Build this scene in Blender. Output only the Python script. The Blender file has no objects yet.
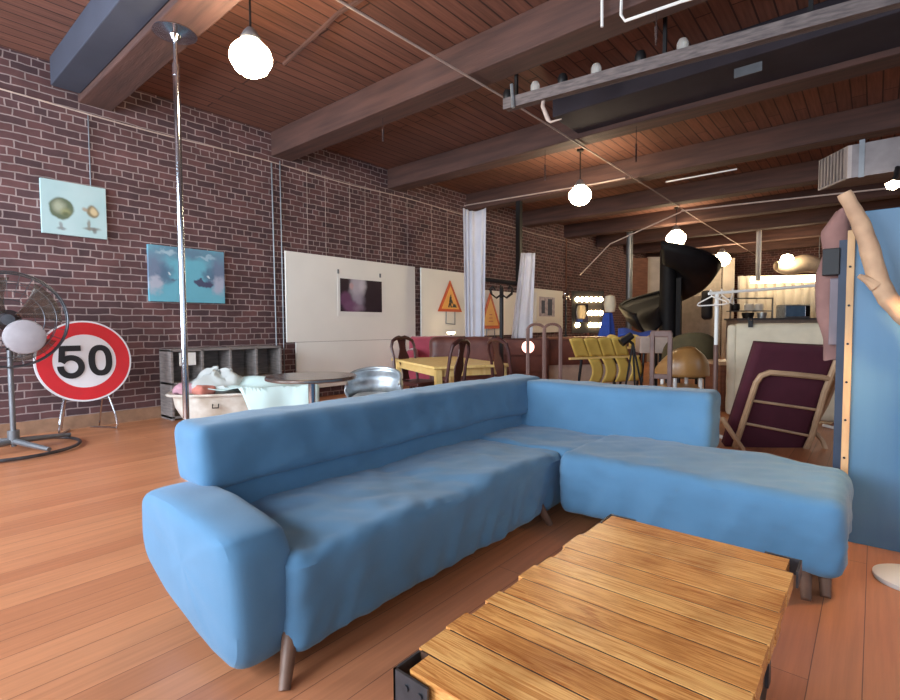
import bpy, bmesh, math, random
from mathutils import Vector, Matrix, noise
random.seed(7)
PI = math.pi
S = bpy.context.scene
COL = S.collection

# ------------------------------------------------------------------ camera
EYE = Vector((0, 0, 1.15)); FPX = 502.7
def cam_rot():
    y, p, r = (math.radians(a) for a in (40.2, -2.65, -0.29))
    B = Matrix(((1, 0, 0), (0, 0, -1), (0, 1, 0)))
    return Matrix.Rotation(y, 3, 'Z') @ Matrix.Rotation(p, 3, 'X') @ B @ Matrix.Rotation(r, 3, 'Z')
CR = cam_rot()
cd = bpy.data.cameras.new('camera'); cam = bpy.data.objects.new('camera', cd); COL.objects.link(cam)
cam.matrix_world = Matrix.Translation(EYE) @ CR.to_4x4()
cd.sensor_width = 36; cd.lens = FPX / 900 * 36; cd.clip_start = .02
S.camera = cam
S.view_settings.view_transform = 'Standard'; S.view_settings.look = 'None'
S.view_settings.exposure = 0.35; S.view_settings.gamma = 1; S.view_settings.use_curve_mapping = False
S.cycles.use_denoising = True

# measuring helpers: sight line of a photo point met with a plane of the room
def ray(x, y): return CR @ Vector(((x - 450) / FPX, -(y - 350) / FPX, -1))
def at(x, y, D): return EYE + D * ray(x, y)
def onx(x, y, X): d = ray(x, y); return EYE + d * (X / d.x)
def ony(x, y, Y): d = ray(x, y); return EYE + d * (Y / d.y)
def onz(x, y, z): d = ray(x, y); return EYE + d * ((z - EYE.z) / d.z)

# ------------------------------------------------------------------ materials
def lin(c):
    return tuple((v / 12.92 if v <= .04045 else ((v + .055) / 1.055) ** 2.4) for v in (u / 255 for u in c)) + (1,)
def mat(name, rgb, rough=.6, metal=0, var=.12, scale=8, bump=0, bscale=60, sheen=0, stretch=(1, 1, 1), rgb2=None, detail=4, spec=.5):
    m = bpy.data.materials.new(name); m.use_nodes = True
    nt = m.node_tree; b = nt.nodes['Principled BSDF']
    b.inputs['Roughness'].default_value = rough; b.inputs['Metallic'].default_value = metal
    b.inputs['Specular IOR Level'].default_value = spec
    if sheen: b.inputs['Sheen Weight'].default_value = sheen; b.inputs['Sheen Roughness'].default_value = .5
    tc = nt.nodes.new('ShaderNodeTexCoord'); mp = nt.nodes.new('ShaderNodeMapping')
    mp.inputs['Scale'].default_value = stretch
    nt.links.new(tc.outputs['Object'], mp.inputs['Vector'])
    n = nt.nodes.new('ShaderNodeTexNoise'); n.inputs['Scale'].default_value = scale; n.inputs['Detail'].default_value = detail
    nt.links.new(mp.outputs['Vector'], n.inputs['Vector'])
    mx = nt.nodes.new('ShaderNodeMix'); mx.data_type = 'RGBA'
    a = lin(rgb)
    c2 = lin(rgb2) if rgb2 else tuple(min(1, v * (1 + var)) for v in a[:3]) + (1,)
    c1 = a if rgb2 else tuple(v * (1 - var) for v in a[:3]) + (1,)
    mx.inputs['A'].default_value = c1; mx.inputs['B'].default_value = c2
    cr = nt.nodes.new('ShaderNodeMapRange'); cr.inputs['From Min'].default_value = .3; cr.inputs['From Max'].default_value = .7
    nt.links.new(n.outputs['Fac'], cr.inputs['Value'])
    nt.links.new(cr.outputs['Result'], mx.inputs['Factor'])
    nt.links.new(mx.outputs['Result'], b.inputs['Base Color'])
    if bump:
        n2 = nt.nodes.new('ShaderNodeTexNoise'); n2.inputs['Scale'].default_value = bscale; n2.inputs['Detail'].default_value = 5
        nt.links.new(mp.outputs['Vector'], n2.inputs['Vector'])
        bp = nt.nodes.new('ShaderNodeBump'); bp.inputs['Strength'].default_value = bump; bp.inputs['Distance'].default_value = .01
        nt.links.new(n2.outputs['Fac'], bp.inputs['Height']); nt.links.new(bp.outputs['Normal'], b.inputs['Normal'])
    return m
def emit(name, rgb, strength):
    m = bpy.data.materials.new(name); m.use_nodes = True
    b = m.node_tree.nodes['Principled BSDF']
    b.inputs['Base Color'].default_value = lin(rgb); b.inputs['Emission Color'].default_value = lin(rgb)
    b.inputs['Emission Strength'].default_value = strength
    return m
def clear(name, rgb, alpha, rough=.3):
    m = bpy.data.materials.new(name); m.use_nodes = True
    b = m.node_tree.nodes['Principled BSDF']
    b.inputs['Base Color'].default_value = lin(rgb); b.inputs['Alpha'].default_value = alpha; b.inputs['Roughness'].default_value = rough
    return m

def brick_mat(name, axes, c1, c2, mortar, w, h, msize, bump=.6, offset=.5, rough=.85, squash=1, sqf=2, stain=None):
    """brick / plank pattern. axes = which object axes run along the row and across the rows"""
    m = bpy.data.materials.new(name); m.use_nodes = True
    nt = m.node_tree; b = nt.nodes['Principled BSDF']; b.inputs['Roughness'].default_value = rough
    L = nt.links.new
    tc = nt.nodes.new('ShaderNodeTexCoord'); sp = nt.nodes.new('ShaderNodeSeparateXYZ'); cb = nt.nodes.new('ShaderNodeCombineXYZ')
    L(tc.outputs['Object'], sp.inputs[0]); L(sp.outputs[axes[0]], cb.inputs[0]); L(sp.outputs[axes[1]], cb.inputs[1])
    wn = nt.nodes.new('ShaderNodeTexNoise'); wn.inputs['Scale'].default_value = 6; wn.inputs['Detail'].default_value = 3
    L(cb.outputs[0], wn.inputs['Vector'])
    ws = nt.nodes.new('ShaderNodeVectorMath'); ws.operation = 'MULTIPLY_ADD'
    wv = .03 if 'brick' in name else .002
    ws.inputs[1].default_value = (wv, wv, 0); L(wn.outputs['Color'], ws.inputs[0]); L(cb.outputs[0], ws.inputs[2])
    br = nt.nodes.new('ShaderNodeTexBrick')
    br.inputs['Scale'].default_value = 1; br.inputs['Brick Width'].default_value = w; br.inputs['Row Height'].default_value = h
    br.inputs['Mortar Size'].default_value = msize; br.inputs['Mortar Smooth'].default_value = .25
    br.inputs['Color1'].default_value = lin(c1); br.inputs['Color2'].default_value = lin(c2); br.inputs['Mortar'].default_value = lin(mortar)
    br.offset = offset; br.squash = squash; br.squash_frequency = sqf
    L(ws.outputs[0], br.inputs['Vector'])
    n = nt.nodes.new('ShaderNodeTexNoise'); n.inputs['Scale'].default_value = 1.0; n.inputs['Detail'].default_value = 8; n.inputs['Roughness'].default_value = .62
    mp = nt.nodes.new('ShaderNodeMapping'); L(cb.outputs[0], mp.inputs[0])
    mp.inputs['Scale'].default_value = (3, 3, 1) if 'brick' in name else (1.6, 34, 1)
    L(mp.outputs[0], n.inputs['Vector'])
    mr = nt.nodes.new('ShaderNodeMapRange'); mr.inputs['From Min'].default_value = .3; mr.inputs['From Max'].default_value = .7
    mr.inputs['To Min'].default_value, mr.inputs['To Max'].default_value = (.86, 1.14) if 'floor' in name else (.68, 1.3)
    L(n.outputs['Fac'], mr.inputs['Value'])
    mul = nt.nodes.new('ShaderNodeVectorMath'); mul.operation = 'SCALE'
    L(br.outputs['Color'], mul.inputs[0]); L(mr.outputs['Result'], mul.inputs['Scale'])
    L(mul.outputs[0], b.inputs['Base Color'])
    inv = nt.nodes.new('ShaderNodeMath'); inv.operation = 'MULTIPLY_ADD'; inv.inputs[1].default_value = -1; 
    L(br.outputs['Fac'], inv.inputs[0])
    sc = nt.nodes.new('ShaderNodeMath'); sc.operation = 'MULTIPLY'; sc.inputs[1].default_value = .25
    L(n.outputs['Fac'], sc.inputs[0]); L(sc.outputs[0], inv.inputs[2])
    bp = nt.nodes.new('ShaderNodeBump'); bp.inputs['Strength'].default_value = bump; bp.inputs['Distance'].default_value = .012
    L(inv.outputs[0], bp.inputs['Height']); L(bp.outputs['Normal'], b.inputs['Normal'])
    return m

def blob_mat(name, base, base2, blobs, rough=.6, nscale=3, dist=.12):
    """painted canvas: soft-edged patches (y, z, ry, rz, colour, softness, strength) on a mottled ground"""
    m = bpy.data.materials.new(name); m.use_nodes = True; nt = m.node_tree; b = nt.nodes['Principled BSDF']; L = nt.links.new
    b.inputs['Roughness'].default_value = rough; b.inputs['Specular IOR Level'].default_value = .3
    tc = nt.nodes.new('ShaderNodeTexCoord')
    n = nt.nodes.new('ShaderNodeTexNoise'); n.inputs['Scale'].default_value = nscale * 2.2; n.inputs['Detail'].default_value = 5; L(tc.outputs['Object'], n.inputs['Vector'])
    wv = nt.nodes.new('ShaderNodeVectorMath'); wv.operation = 'MULTIPLY_ADD'; wv.inputs[1].default_value = (dist, dist, dist); L(n.outputs['Color'], wv.inputs[0])
    sub = nt.nodes.new('ShaderNodeVectorMath'); sub.operation = 'SUBTRACT'; sub.inputs[1].default_value = (dist / 2, dist / 2, dist / 2)
    L(tc.outputs['Object'], sub.inputs[0]); L(sub.outputs[0], wv.inputs[2])
    n0 = nt.nodes.new('ShaderNodeTexNoise'); n0.inputs['Scale'].default_value = nscale; L(tc.outputs['Object'], n0.inputs['Vector'])
    mx = nt.nodes.new('ShaderNodeMix'); mx.data_type = 'RGBA'; mx.inputs['A'].default_value = lin(base); mx.inputs['B'].default_value = lin(base2); L(n0.outputs['Fac'], mx.inputs['Factor'])
    col = mx.outputs['Result']
    for (y, z, ry, rz, c, soft, st) in blobs:
        mp = nt.nodes.new('ShaderNodeMapping'); mp.vector_type = 'TEXTURE'; mp.inputs['Location'].default_value = (0, y, z); mp.inputs['Scale'].default_value = (1e6, ry, rz)
        L(wv.outputs[0], mp.inputs[0])
        ln = nt.nodes.new('ShaderNodeVectorMath'); ln.operation = 'LENGTH'; L(mp.outputs[0], ln.inputs[0])
        mr = nt.nodes.new('ShaderNodeMapRange'); mr.interpolation_type = 'SMOOTHSTEP'
        mr.inputs['From Min'].default_value = 1 - soft; mr.inputs['From Max'].default_value = 1 + soft * .3; mr.inputs['To Min'].default_value = st; mr.inputs['To Max'].default_value = 0
        L(ln.outputs['Value'], mr.inputs['Value'])
        m2 = nt.nodes.new('ShaderNodeMix'); m2.data_type = 'RGBA'; m2.inputs['B'].default_value = lin(c); L(col, m2.inputs['A']); L(mr.outputs['Result'], m2.inputs['Factor']); col = m2.outputs['Result']
    L(col, b.inputs['Base Color']); return m
M = {}
M['brick'] = brick_mat('old_brick', (1, 2), (100, 66, 66), (70, 50, 54), (150, 132, 130), .235, .083, .0075, .8, squash=.5, sqf=6)
M['brick_back'] = brick_mat('old_brick_back', (0, 2), (96, 56, 50), (70, 42, 42), (130, 104, 98), .235, .083, .0075, .8, squash=.5, sqf=6)
M['floor'] = brick_mat('floor_planks', (1, 0), (192, 130, 92), (174, 112, 78), (104, 66, 48), 3.1, .135, .0016, .12, offset=.37, rough=.34)
M['ceil'] = brick_mat('ceiling_planks', (1, 0), (122, 80, 66), (106, 70, 58), (60, 38, 33), 5.3, .155, .009, .5, offset=.41, rough=.7)
M['plaster'] = mat('plaster', (188, 178, 168), .9, scale=3)
M['beam'] = mat('beam_timber', (92, 62, 54), .8, rgb2=(66, 45, 41), scale=2.2, stretch=(.5, 6, 6), bump=.35, bscale=14)
M['blue_grey_paint'] = mat('blue_grey_paint', (62, 66, 80), .7, var=.12, scale=2)
M['table_metal'] = mat('table_metal', (158, 146, 140), .22, .9, var=.15, scale=5)
M['steel_plate'] = mat('dark_painted_steel', (60, 55, 62), .85, var=.12, scale=3, spec=.2)
M['sofa'] = mat('blue_linen', (84, 125, 158), .9, var=.08, scale=4, bump=.12, bscale=420, sheen=.2, spec=.2)
M['sofa_leg'] = mat('beech_leg', (112, 82, 66), .5, stretch=(4, 4, 1))
M['dark'] = mat('dark_fabric', (30, 30, 36), .8)
M['steel'] = mat('chrome_steel', (200, 204, 212), .16, 1, var=.03)
M['galv'] = mat('galvanised', (190, 198, 204), .42, .85, var=.2, scale=14)
M['grey_metal'] = mat('grey_metal', (120, 124, 130), .45, .6)
M['iron'] = mat('black_iron', (26, 24, 26), .5, .3)
M['gun'] = mat('gunmetal', (84, 86, 92), .42, .8, var=.25, scale=12)
M['white'] = mat('white_paint', (232, 230, 226), .5, var=.04)
M['board'] = mat('white_board', (238, 236, 231), .8, var=.02, scale=2)
M['cream'] = mat('cream_fabric', (216, 204, 180), .85, var=.06, bump=.1, bscale=200)
M['red'] = mat('sign_red', (206, 36, 44), .35, var=.05)
M['signwhite'] = mat('sign_white', (226, 226, 232), .4, var=.03)
M['black'] = mat('black_print', (24, 24, 28), .45, var=.05)
M['orange'] = mat('sign_orange', (234, 170, 84), .4, var=.06)
M['signred'] = mat('sign_orange_red', (196, 74, 26), .4, var=.05)
M['rail_wood'] = mat('old_rail_wood', (122, 110, 108), .8, rgb2=(84, 76, 76), scale=6, stretch=(1, 8, 8))
M['grey_wood'] = mat('weathered_grey_wood', (150, 142, 138), .75, rgb2=(116, 110, 110), scale=6, stretch=(1, 1, 8))
M['pale_wood'] = mat('bare_pale_wood', (208, 168, 122), .6, rgb2=(184, 142, 100), scale=5, stretch=(6, 6, 1))
M['drift'] = mat('driftwood', (202, 164, 130), .75, rgb2=(160, 124, 98), scale=7, bump=.4, bscale=22)
M['yellow_wood'] = mat('honey_pine', (238, 206, 138), .45, rgb2=(222, 184, 108), scale=5, stretch=(1, 5, 1))
M['mahogany'] = mat('mahogany', (78, 40, 36), .38, rgb2=(54, 28, 28), scale=6)
M['brown_wood'] = mat('brown_wood', (132, 84, 62), .5, rgb2=(104, 64, 48), scale=5, stretch=(1, 1, 5))
M['mauve_wood'] = mat('mauve_brown_wood', (116, 84, 74), .5, rgb2=(92, 66, 60), scale=6)
M['leather'] = mat('brown_leather', (112, 66, 56), .45, rgb2=(84, 48, 44), scale=5)
M['rose'] = mat('rose_velvet', (164, 62, 82), .8, sheen=.5)
M['burg'] = mat('burgundy_cloth', (78, 26, 42), .9, var=.1, bump=.1, bscale=300)
M['bent'] = mat('bent_beech', (196, 160, 126), .45, rgb2=(172, 136, 104), scale=5)
M['yellow'] = mat('yellow_laminate', (224, 192, 100), .45, rgb2=(204, 168, 80), scale=4)
M['tan'] = mat('tan_shell', (176, 130, 76), .3, rgb2=(148, 106, 62), scale=4)
M['olive'] = mat('olive_cloth', (86, 76, 50), .85)
M['panel'] = mat('blue_panel', (84, 124, 154), .33, rgb2=(74, 112, 144), scale=1.6, stretch=(4, 4, .4))
M['panel_edge'] = mat('blue_panel_edge', (44, 56, 76), .6)
M['curtain'] = mat('pale_curtain', (196, 196, 206), .9, var=.06, scale=3)
M['pink'] = mat('pinkish_brown_cloth', (150, 110, 102), .85, rgb2=(122, 88, 84), scale=6, bump=.3, bscale=18)
M['paper'] = mat('paper', (236, 234, 230), .7, var=.02)
M['teal'] = mat('canvas_teal', (150, 186, 190), .7, rgb2=(176, 206, 206), scale=3)
M['cloudblue'] = mat('canvas_clouds', (78, 124, 148), .5, rgb2=(150, 188, 204), scale=3.2, detail=2)
M['cloudwhite'] = mat('canvas_white_cloud', (176, 184, 196), .6, rgb2=(140, 156, 178), scale=9)
M['slate'] = mat('canvas_dark_cloud', (66, 76, 100), .6)
M['moss'] = mat('paint_moss', (120, 122, 72), .6, rgb2=(168, 168, 130), scale=16)
M['ochre'] = mat('paint_ochre', (168, 144, 98), .6, rgb2=(126, 110, 76), scale=20)
M['plum'] = mat('photo_plum', (112, 72, 104), .35, rgb2=(66, 38, 62), scale=14)
M['photo_dark'] = mat('photo_dark', (40, 28, 40), .35, rgb2=(58, 42, 54), scale=5)
M['photo_pale'] = mat('photo_pale', (206, 200, 212), .35, rgb2=(150, 140, 160), scale=12)
M['enamel'] = mat('chipped_enamel', (226, 222, 214), .35, rgb2=(178, 164, 148), scale=5)
M['sheet'] = mat('aqua_sheet', (196, 220, 220), .85, var=.05, scale=4)
M['wrap'] = clear('bubble_wrap', (226, 232, 232), .55, .2)
M['pinktowel'] = mat('pink_towel', (196, 150, 164), .9)
M['terracotta'] = mat('terracotta_cloth', (188, 118, 104), .9)
M['blue_cloth'] = mat('blue_cloth', (44, 76, 168), .8)
M['slide'] = mat('dark_slide', (22, 20, 22), .6, .0, var=.2, scale=5, spec=.2)
M['kitchen'] = mat('kitchen_grey', (150, 140, 130), .6)
M['slat'] = mat('corrugated_white', (206, 200, 192), .55, var=.04)
M['duct'] = mat('duct_metal', (120, 112, 112), .4, .85, var=.15)
M['grille'] = mat('duct_grille', (150, 140, 138), .5, .4)
M['glass'] = clear('clear_glass', (230, 226, 220), .35, .08)
M['smoke'] = clear('smoky_plastic', (94, 84, 76), .5, .3)
M['mirror'] = mat('mirror', (220, 220, 224), .05, 1, var=.01)
M['screen'] = mat('microwave_door', (92, 124, 156), .25)
M['cable'] = mat('pale_cable', (186, 166, 156), .6)
M['shade'] = mat('paper_shade', (226, 206, 178), .8)
M['plinth'] = mat('pale_plinth', (178, 158, 146), .7)
M['bulb'] = emit('lamp_glass', (255, 232, 192), 62)
M['bulb_far'] = emit('lamp_glass_far', (255, 230, 188), 50)
M['bulb_small'] = emit('vanity_bulb', (255, 222, 168), 26)
M['pinkbulb'] = emit('pink_bulb', (255, 190, 176), 3)
M['strip'] = emit('warm_strip', (255, 228, 180), 9)
M['tube'] = emit('tube_light', (255, 230, 190), 40)

# ------------------------------------------------------------------ mesh builder
class MB:
    def __init__(s): s.bm = bmesh.new()
    def _xf(s, vs, rot, loc):
        for v in vs: v.co = (rot @ v.co if rot else v.co) + Vector(loc)
    def box(s, c, d, rot=None, mi=0):
        r = bmesh.ops.create_cube(s.bm, size=1)['verts']
        for v in r: v.co = Vector((v.co.x * d[0], v.co.y * d[1], v.co.z * d[2]))
        s._xf(r, rot, c)
        for f in {f for v in r for f in v.link_faces}: f.material_index = mi
        return s
    def bb(s, a, b, mi=0):
        return s.box([(a[i] + b[i]) / 2 for i in range(3)], [abs(b[i] - a[i]) for i in range(3)], mi=mi)
    def cyl(s, p0, p1, r0, r1=None, n=20, mi=0, cap=True):
        p0, p1 = Vector(p0), Vector(p1); r1 = r0 if r1 is None else r1
        z = (p1 - p0).normalized(); x = z.orthogonal().normalized(); y = z.cross(x)
        A = [s.bm.verts.new(p0 + r0 * (math.cos(2 * PI * k / n) * x + math.sin(2 * PI * k / n) * y)) for k in range(n)]
        B = [s.bm.verts.new(p1 + r1 * (math.cos(2 * PI * k / n) * x + math.sin(2 * PI * k / n) * y)) for k in range(n)]
        fs = [s.bm.faces.new((A[k], A[(k + 1) % n], B[(k + 1) % n], B[k])) for k in range(n)]
        if cap: fs += [s.bm.faces.new(A[::-1]), s.bm.faces.new(B)]
        for f in fs: f.material_index = mi
        return s
    def tube(s, pts, r, n=10, closed=False, mi=0, flat=None):
        pts = [Vector(p) for p in pts]; m = len(pts); rs = r if isinstance(r, (list, tuple)) else [r] * m
        T = []
        for i in range(m):
            a = pts[(i - 1) % m] if closed or i else pts[0]; b = pts[(i + 1) % m] if closed or i < m - 1 else pts[-1]
            T.append((b - a).normalized())
        x = T[0].orthogonal().normalized() if flat is None else (Vector(flat) - T[0] * Vector(flat).dot(T[0])).normalized()
        rings = []
        for i in range(m):
            x = (x - T[i] * x.dot(T[i])).normalized(); y = T[i].cross(x)
            rings.append([s.bm.verts.new(pts[i] + rs[i] * (math.cos(2 * PI * k / n) * x + math.sin(2 * PI * k / n) * y)) for k in range(n)])
        for i in range(m if closed else m - 1):
            A, B = rings[i], rings[(i + 1) % m]
            for k in range(n):
                s.bm.faces.new((A[k], A[(k + 1) % n], B[(k + 1) % n], B[k])).material_index = mi
        if not closed:
            s.bm.faces.new(rings[0][::-1]).material_index = mi; s.bm.faces.new(rings[-1]).material_index = mi
        return s
    def lathe(s, prof, c=(0, 0, 0), n=28, rot=None, mi=0):
        c = Vector(c); rings = []
        for (r, z) in prof:
            ring = []
            for k in range(n):
                p = Vector((r * math.cos(2 * PI * k / n), r * math.sin(2 * PI * k / n), z))
                ring.append(s.bm.verts.new((rot @ p if rot else p) + c))
            rings.append(ring)
        for A, B in zip(rings, rings[1:]):
            for k in range(n): s.bm.faces.new((A[k], A[(k + 1) % n], B[(k + 1) % n], B[k])).material_index = mi
        if prof[0][0] > 1e-4: s.bm.faces.new(rings[0][::-1]).material_index = mi
        if prof[-1][0] > 1e-4: s.bm.faces.new(rings[-1]).material_index = mi
        return s
    def prism(s, poly, ext, mi=0):
        """poly: 3D points of one face, ext: extrusion vector"""
        ext = Vector(ext)
        A = [s.bm.verts.new(Vector(p)) for p in poly]; B = [s.bm.verts.new(Vector(p) + ext) for p in poly]
        n = len(poly)
        for k in range(n): s.bm.faces.new((A[k], A[(k + 1) % n], B[(k + 1) % n], B[k])).material_index = mi
        s.bm.faces.new(A[::-1]).material_index = mi; s.bm.faces.new(B).material_index = mi
        return s
    def grid(s, fn, nu, nv, mi=0, closed_u=False):
        V = [[s.bm.verts.new(Vector(fn(i / nu, j / nv))) for j in range(nv + 1)] for i in range(nu + (0 if closed_u else 1))]
        mu = len(V)
        for i in range(nu):
            for j in range(nv):
                s.bm.faces.new((V[i][j], V[(i + 1) % mu][j], V[(i + 1) % mu][j + 1], V[i][j + 1])).material_index = mi
        return s
    def build(s, name, m, parent=None, smooth=True, bevel=0, solid=0, subsurf=0, seg=2):
        me = bpy.data.meshes.new(name)
        bmesh.ops.remove_doubles(s.bm, verts=s.bm.verts[:], dist=1e-5)
        bmesh.ops.recalc_face_normals(s.bm, faces=s.bm.faces[:])
        s.bm.to_mesh(me); s.bm.free()
        for mm in (m if isinstance(m, (list, tuple)) else [m]): me.materials.append(M[mm] if isinstance(mm, str) else mm)
        o = bpy.data.objects.new(name, me); COL.objects.link(o)
        if parent:
            o.parent = parent
            if parent.get('world'): o.location = -parent.location if parent.parent is None else (0, 0, 0)
            if parent.parent is None and parent.get('world'): pass
        if smooth:
            for p in me.polygons: p.use_smooth = True
        if bevel:
            b = o.modifiers.new('bevel', 'BEVEL'); b.width = bevel; b.segments = seg; b.limit_method = 'ANGLE'; b.angle_limit = math.radians(40)
        if solid:
            b = o.modifiers.new('solid', 'SOLIDIFY'); b.thickness = solid; b.offset = 0
        if subsurf:
            b = o.modifiers.new('sub', 'SUBSURF'); b.levels = b.render_levels = subsurf
        if smooth:
            try: me.set_sharp_from_angle(angle=math.radians(40))
            except Exception: pass
        return o

def tag(o, label, cat, group=None):
    o['label'] = label; o['category'] = cat
    if group: o['group'] = group
    return o
def thing(name, label, cat, loc=(0, 0, 0), rz=0, group=None, world=False):
    o = bpy.data.objects.new(name, None); COL.objects.link(o); o.empty_display_size = .1
    o.location = loc; o.rotation_euler = (0, 0, rz)
    if world: o['world'] = 1
    return tag(o, label, cat, group)
def struct(o): o['kind'] = 'structure'; return o
def dup(root, loc, rz, label, group=None):
    r = root.copy(); COL.objects.link(r); r.location = loc; r.rotation_euler = (0, 0, rz); r['label'] = label
    if group: r['group'] = group
    for ch in list(root.children):
        c = ch.copy(); COL.objects.link(c); c.parent = r
        for g in list(ch.children):
            d = g.copy(); COL.objects.link(d); d.parent = c
    return r
def lab(o, l): o['label'] = l; return o

def soft_box(a, b, r, step=.045, noi=0, nsc=6, wr=0, fn=None):
    """rounded, gently wrinkled cushion between corners a and b"""
    a, b = Vector(a), Vector(b); mb = MB(); bm = mb.bm
    d = b - a; r = min(r, min(d) / 2 - .001)
    n = [max(4, int(d[i] / step)) for i in range(3)]
    def face(ax, side):
        u, v = [i for i in range(3) if i != ax]
        g = {}
        for i in range(n[u] + 1):
            for j in range(n[v] + 1):
                p = Vector(); p[ax] = b[ax] if side else a[ax]
                p[u] = a[u] + d[u] * i / n[u]; p[v] = a[v] + d[v] * j / n[v]
                g[i, j] = bm.verts.new(p)
        for i in range(n[u]):
            for j in range(n[v]):
                bm.faces.new((g[i, j], g[i + 1, j], g[i + 1, j + 1], g[i, j + 1]))
    for ax in range(3):
        for sd in (0, 1): face(ax, sd)
    bmesh.ops.remove_doubles(bm, verts=bm.verts[:], dist=1e-5)
    for v in bm.verts:
        q = Vector([min(max(v.co[i], a[i] + r), b[i] - r) for i in range(3)])
        e = v.co - q
        nn = e.normalized() if e.length > 1e-6 else Vector((0, 0, 1))
        p = q + nn * r
        if noi: p += nn * noi * (noise.noise(p * nsc) + .5 * noise.noise(p * nsc * 2.7))
        if wr:
            w = noise.noise(Vector((p.x * 3 + p.z * 5, p.y * 3 - p.z * 7, p.z * 3)) * 2.2)
            p += nn * wr * (abs(w) - .25) * 2
        v.co = fn(p, nn) if fn else p
    return mb

# ================================================================== the room
RX0, RX1, RY0, RY1, RZ = -7.0, 4.6, -2.6, 21.5, 4.08
struct(MB().bb((RX0, RY0, -.1), (RX1, RY1, 0)).build('floor', 'floor', smooth=False))
struct(MB().bb((RX0 - .3, RY0 - .3, RZ), (RX1 + .3, RY1 + .3, RZ + .1)).build('ceiling', 'ceil', smooth=False))
struct(MB().bb((RX0 - .3, RY0, -.1), (RX0, RY1, RZ)).build('wall_left', 'brick', smooth=False))
struct(MB().bb((RX0 - .3, RY1, -.1), (RX1 + .3, RY1 + .3, RZ)).build('wall_back', 'brick_back', smooth=False))
struct(MB().bb((RX0, 0, 0), (RX0 + .025, 0, 0)).bb((RX0, RY0, 0), (RX0 + .02, 4.2, .15)).build('baseboard_left', mat('sandy_baseboard', (150, 116, 92), .8, var=.2, scale=9), smooth=False))
# window wall behind the camera and on the right: piers round real openings
WZ0, WZ1 = .8, 3.5
def window_wall(name, fixed, axis, lo, hi, wins, mname):
    mb = MB()
    def blk(u0, u1, z0, z1):
        if axis == 'x': mb.bb((u0, fixed[0], z0), (u1, fixed[1], z1))
        else: mb.bb((fixed[0], u0, z0), (fixed[1], u1, z1))
    blk(lo, hi, -.1, WZ0); blk(lo, hi, WZ1, RZ)
    e = lo
    for (a, b) in wins: blk(e, a, WZ0, WZ1); e = b
    blk(e, hi, WZ0, WZ1)
    struct(mb.build(name, mname, smooth=False))
front_w = [(-6.4, -4.4), (-3.4, -1.4), (-.6, 1.4), (2.2, 4.2)]
right_w = [(-1.8, .2), (1.2, 3.2), (5.0, 7.0)]
window_wall('wall_front', (RY0 - .3, RY0), 'x', RX0 - .3, RX1 + .3, front_w, 'brick_back')
window_wall('wall_right', (RX1, RX1 + .3), 'y', RY0, RY1, right_w, 'brick')
k = 0
for wins, ax in ((front_w, 'x'), (right_w, 'y')):
    for (a, b) in wins:
        k += 1; mb = MB(); c = (a + b) / 2
        for t in (a + .03, c, b - .03):
            if ax == 'x': mb.box((t, RY0 - .15, (WZ0 + WZ1) / 2), (.06, .08, WZ1 - WZ0))
            else: mb.box((RX1 + .15, t, (WZ0 + WZ1) / 2), (.08, .06, WZ1 - WZ0))
        for z in (WZ0 + .03, (WZ0 + WZ1) / 2, WZ1 - .03):
            if ax == 'x': mb.box((c, RY0 - .15, z), (b - a, .08, .06))
            else: mb.box((RX1 + .15, c, z), (.08, b - a, .06))
        struct(mb.build('window_%d' % k, 'white', smooth=False))
        l = bpy.data.lights.new('daylight', 'AREA'); l.shape = 'RECTANGLE'; l.size = b - a; l.size_y = WZ1 - WZ0
        l.energy = (400, 290, 66, 40)[k - 1] if ax == 'x' else 24; l.color = (.80, .90, 1.0)
        lo_ = bpy.data.objects.new('daylight', l); COL.objects.link(lo_)
        if ax == 'x': lo_.location = (c, RY0 - .28, (WZ0 + WZ1) / 2); lo_.rotation_euler = (PI / 2, 0, 0)
        else: lo_.location = (RX1 + .28, c, (WZ0 + WZ1) / 2); lo_.rotation_euler = (PI / 2, 0, PI / 2)
w = bpy.data.worlds.new('world'); S.world = w; w.use_nodes = True
w.node_tree.nodes['Background'].inputs[0].default_value = (.6, .75, 1, 1); w.node_tree.nodes['Background'].inputs[1].default_value = .6

# ceiling beams, running out from the brick wall
BZ = 3.72
beams = [(-.6, -.28), (1.74, 2.07), (4.14, 4.47), (6.5, 6.83), (8.86, 9.18), (11.15, 11.47), (13.45, 13.77), (15.7, 16.0), (18.0, 18.3), (20.3, 20.6)]
for i, (a, b) in enumerate(beams):
    o = struct(MB().bb((RX0, a, BZ), (RX1, b, RZ)).build('ceiling_beam', 'beam', smooth=False, bevel=.012))
    if i == 1: MB().bb((RX0 + .12, a - .27, BZ + .06), (RX1, a - .002, RZ)).build('boxed_duct', 'blue_grey_paint', o, smooth=False, bevel=.01)
    if i == 3:
        xs = ony(553, 128, a - .7).x
        MB().bb((xs, a - .72, BZ + .06), (RX1, a - .002, RZ)).build('boxed_duct', 'steel_plate', o, smooth=False, bevel=.01)
        q = ony(748, 70, a - .725)
        MB().bb((q.x - .12, a - .732, q.z - .045), (q.x + .12, a - .722, q.z + .045)).build('tape_patch', 'grey_metal', o, smooth=False)

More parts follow.
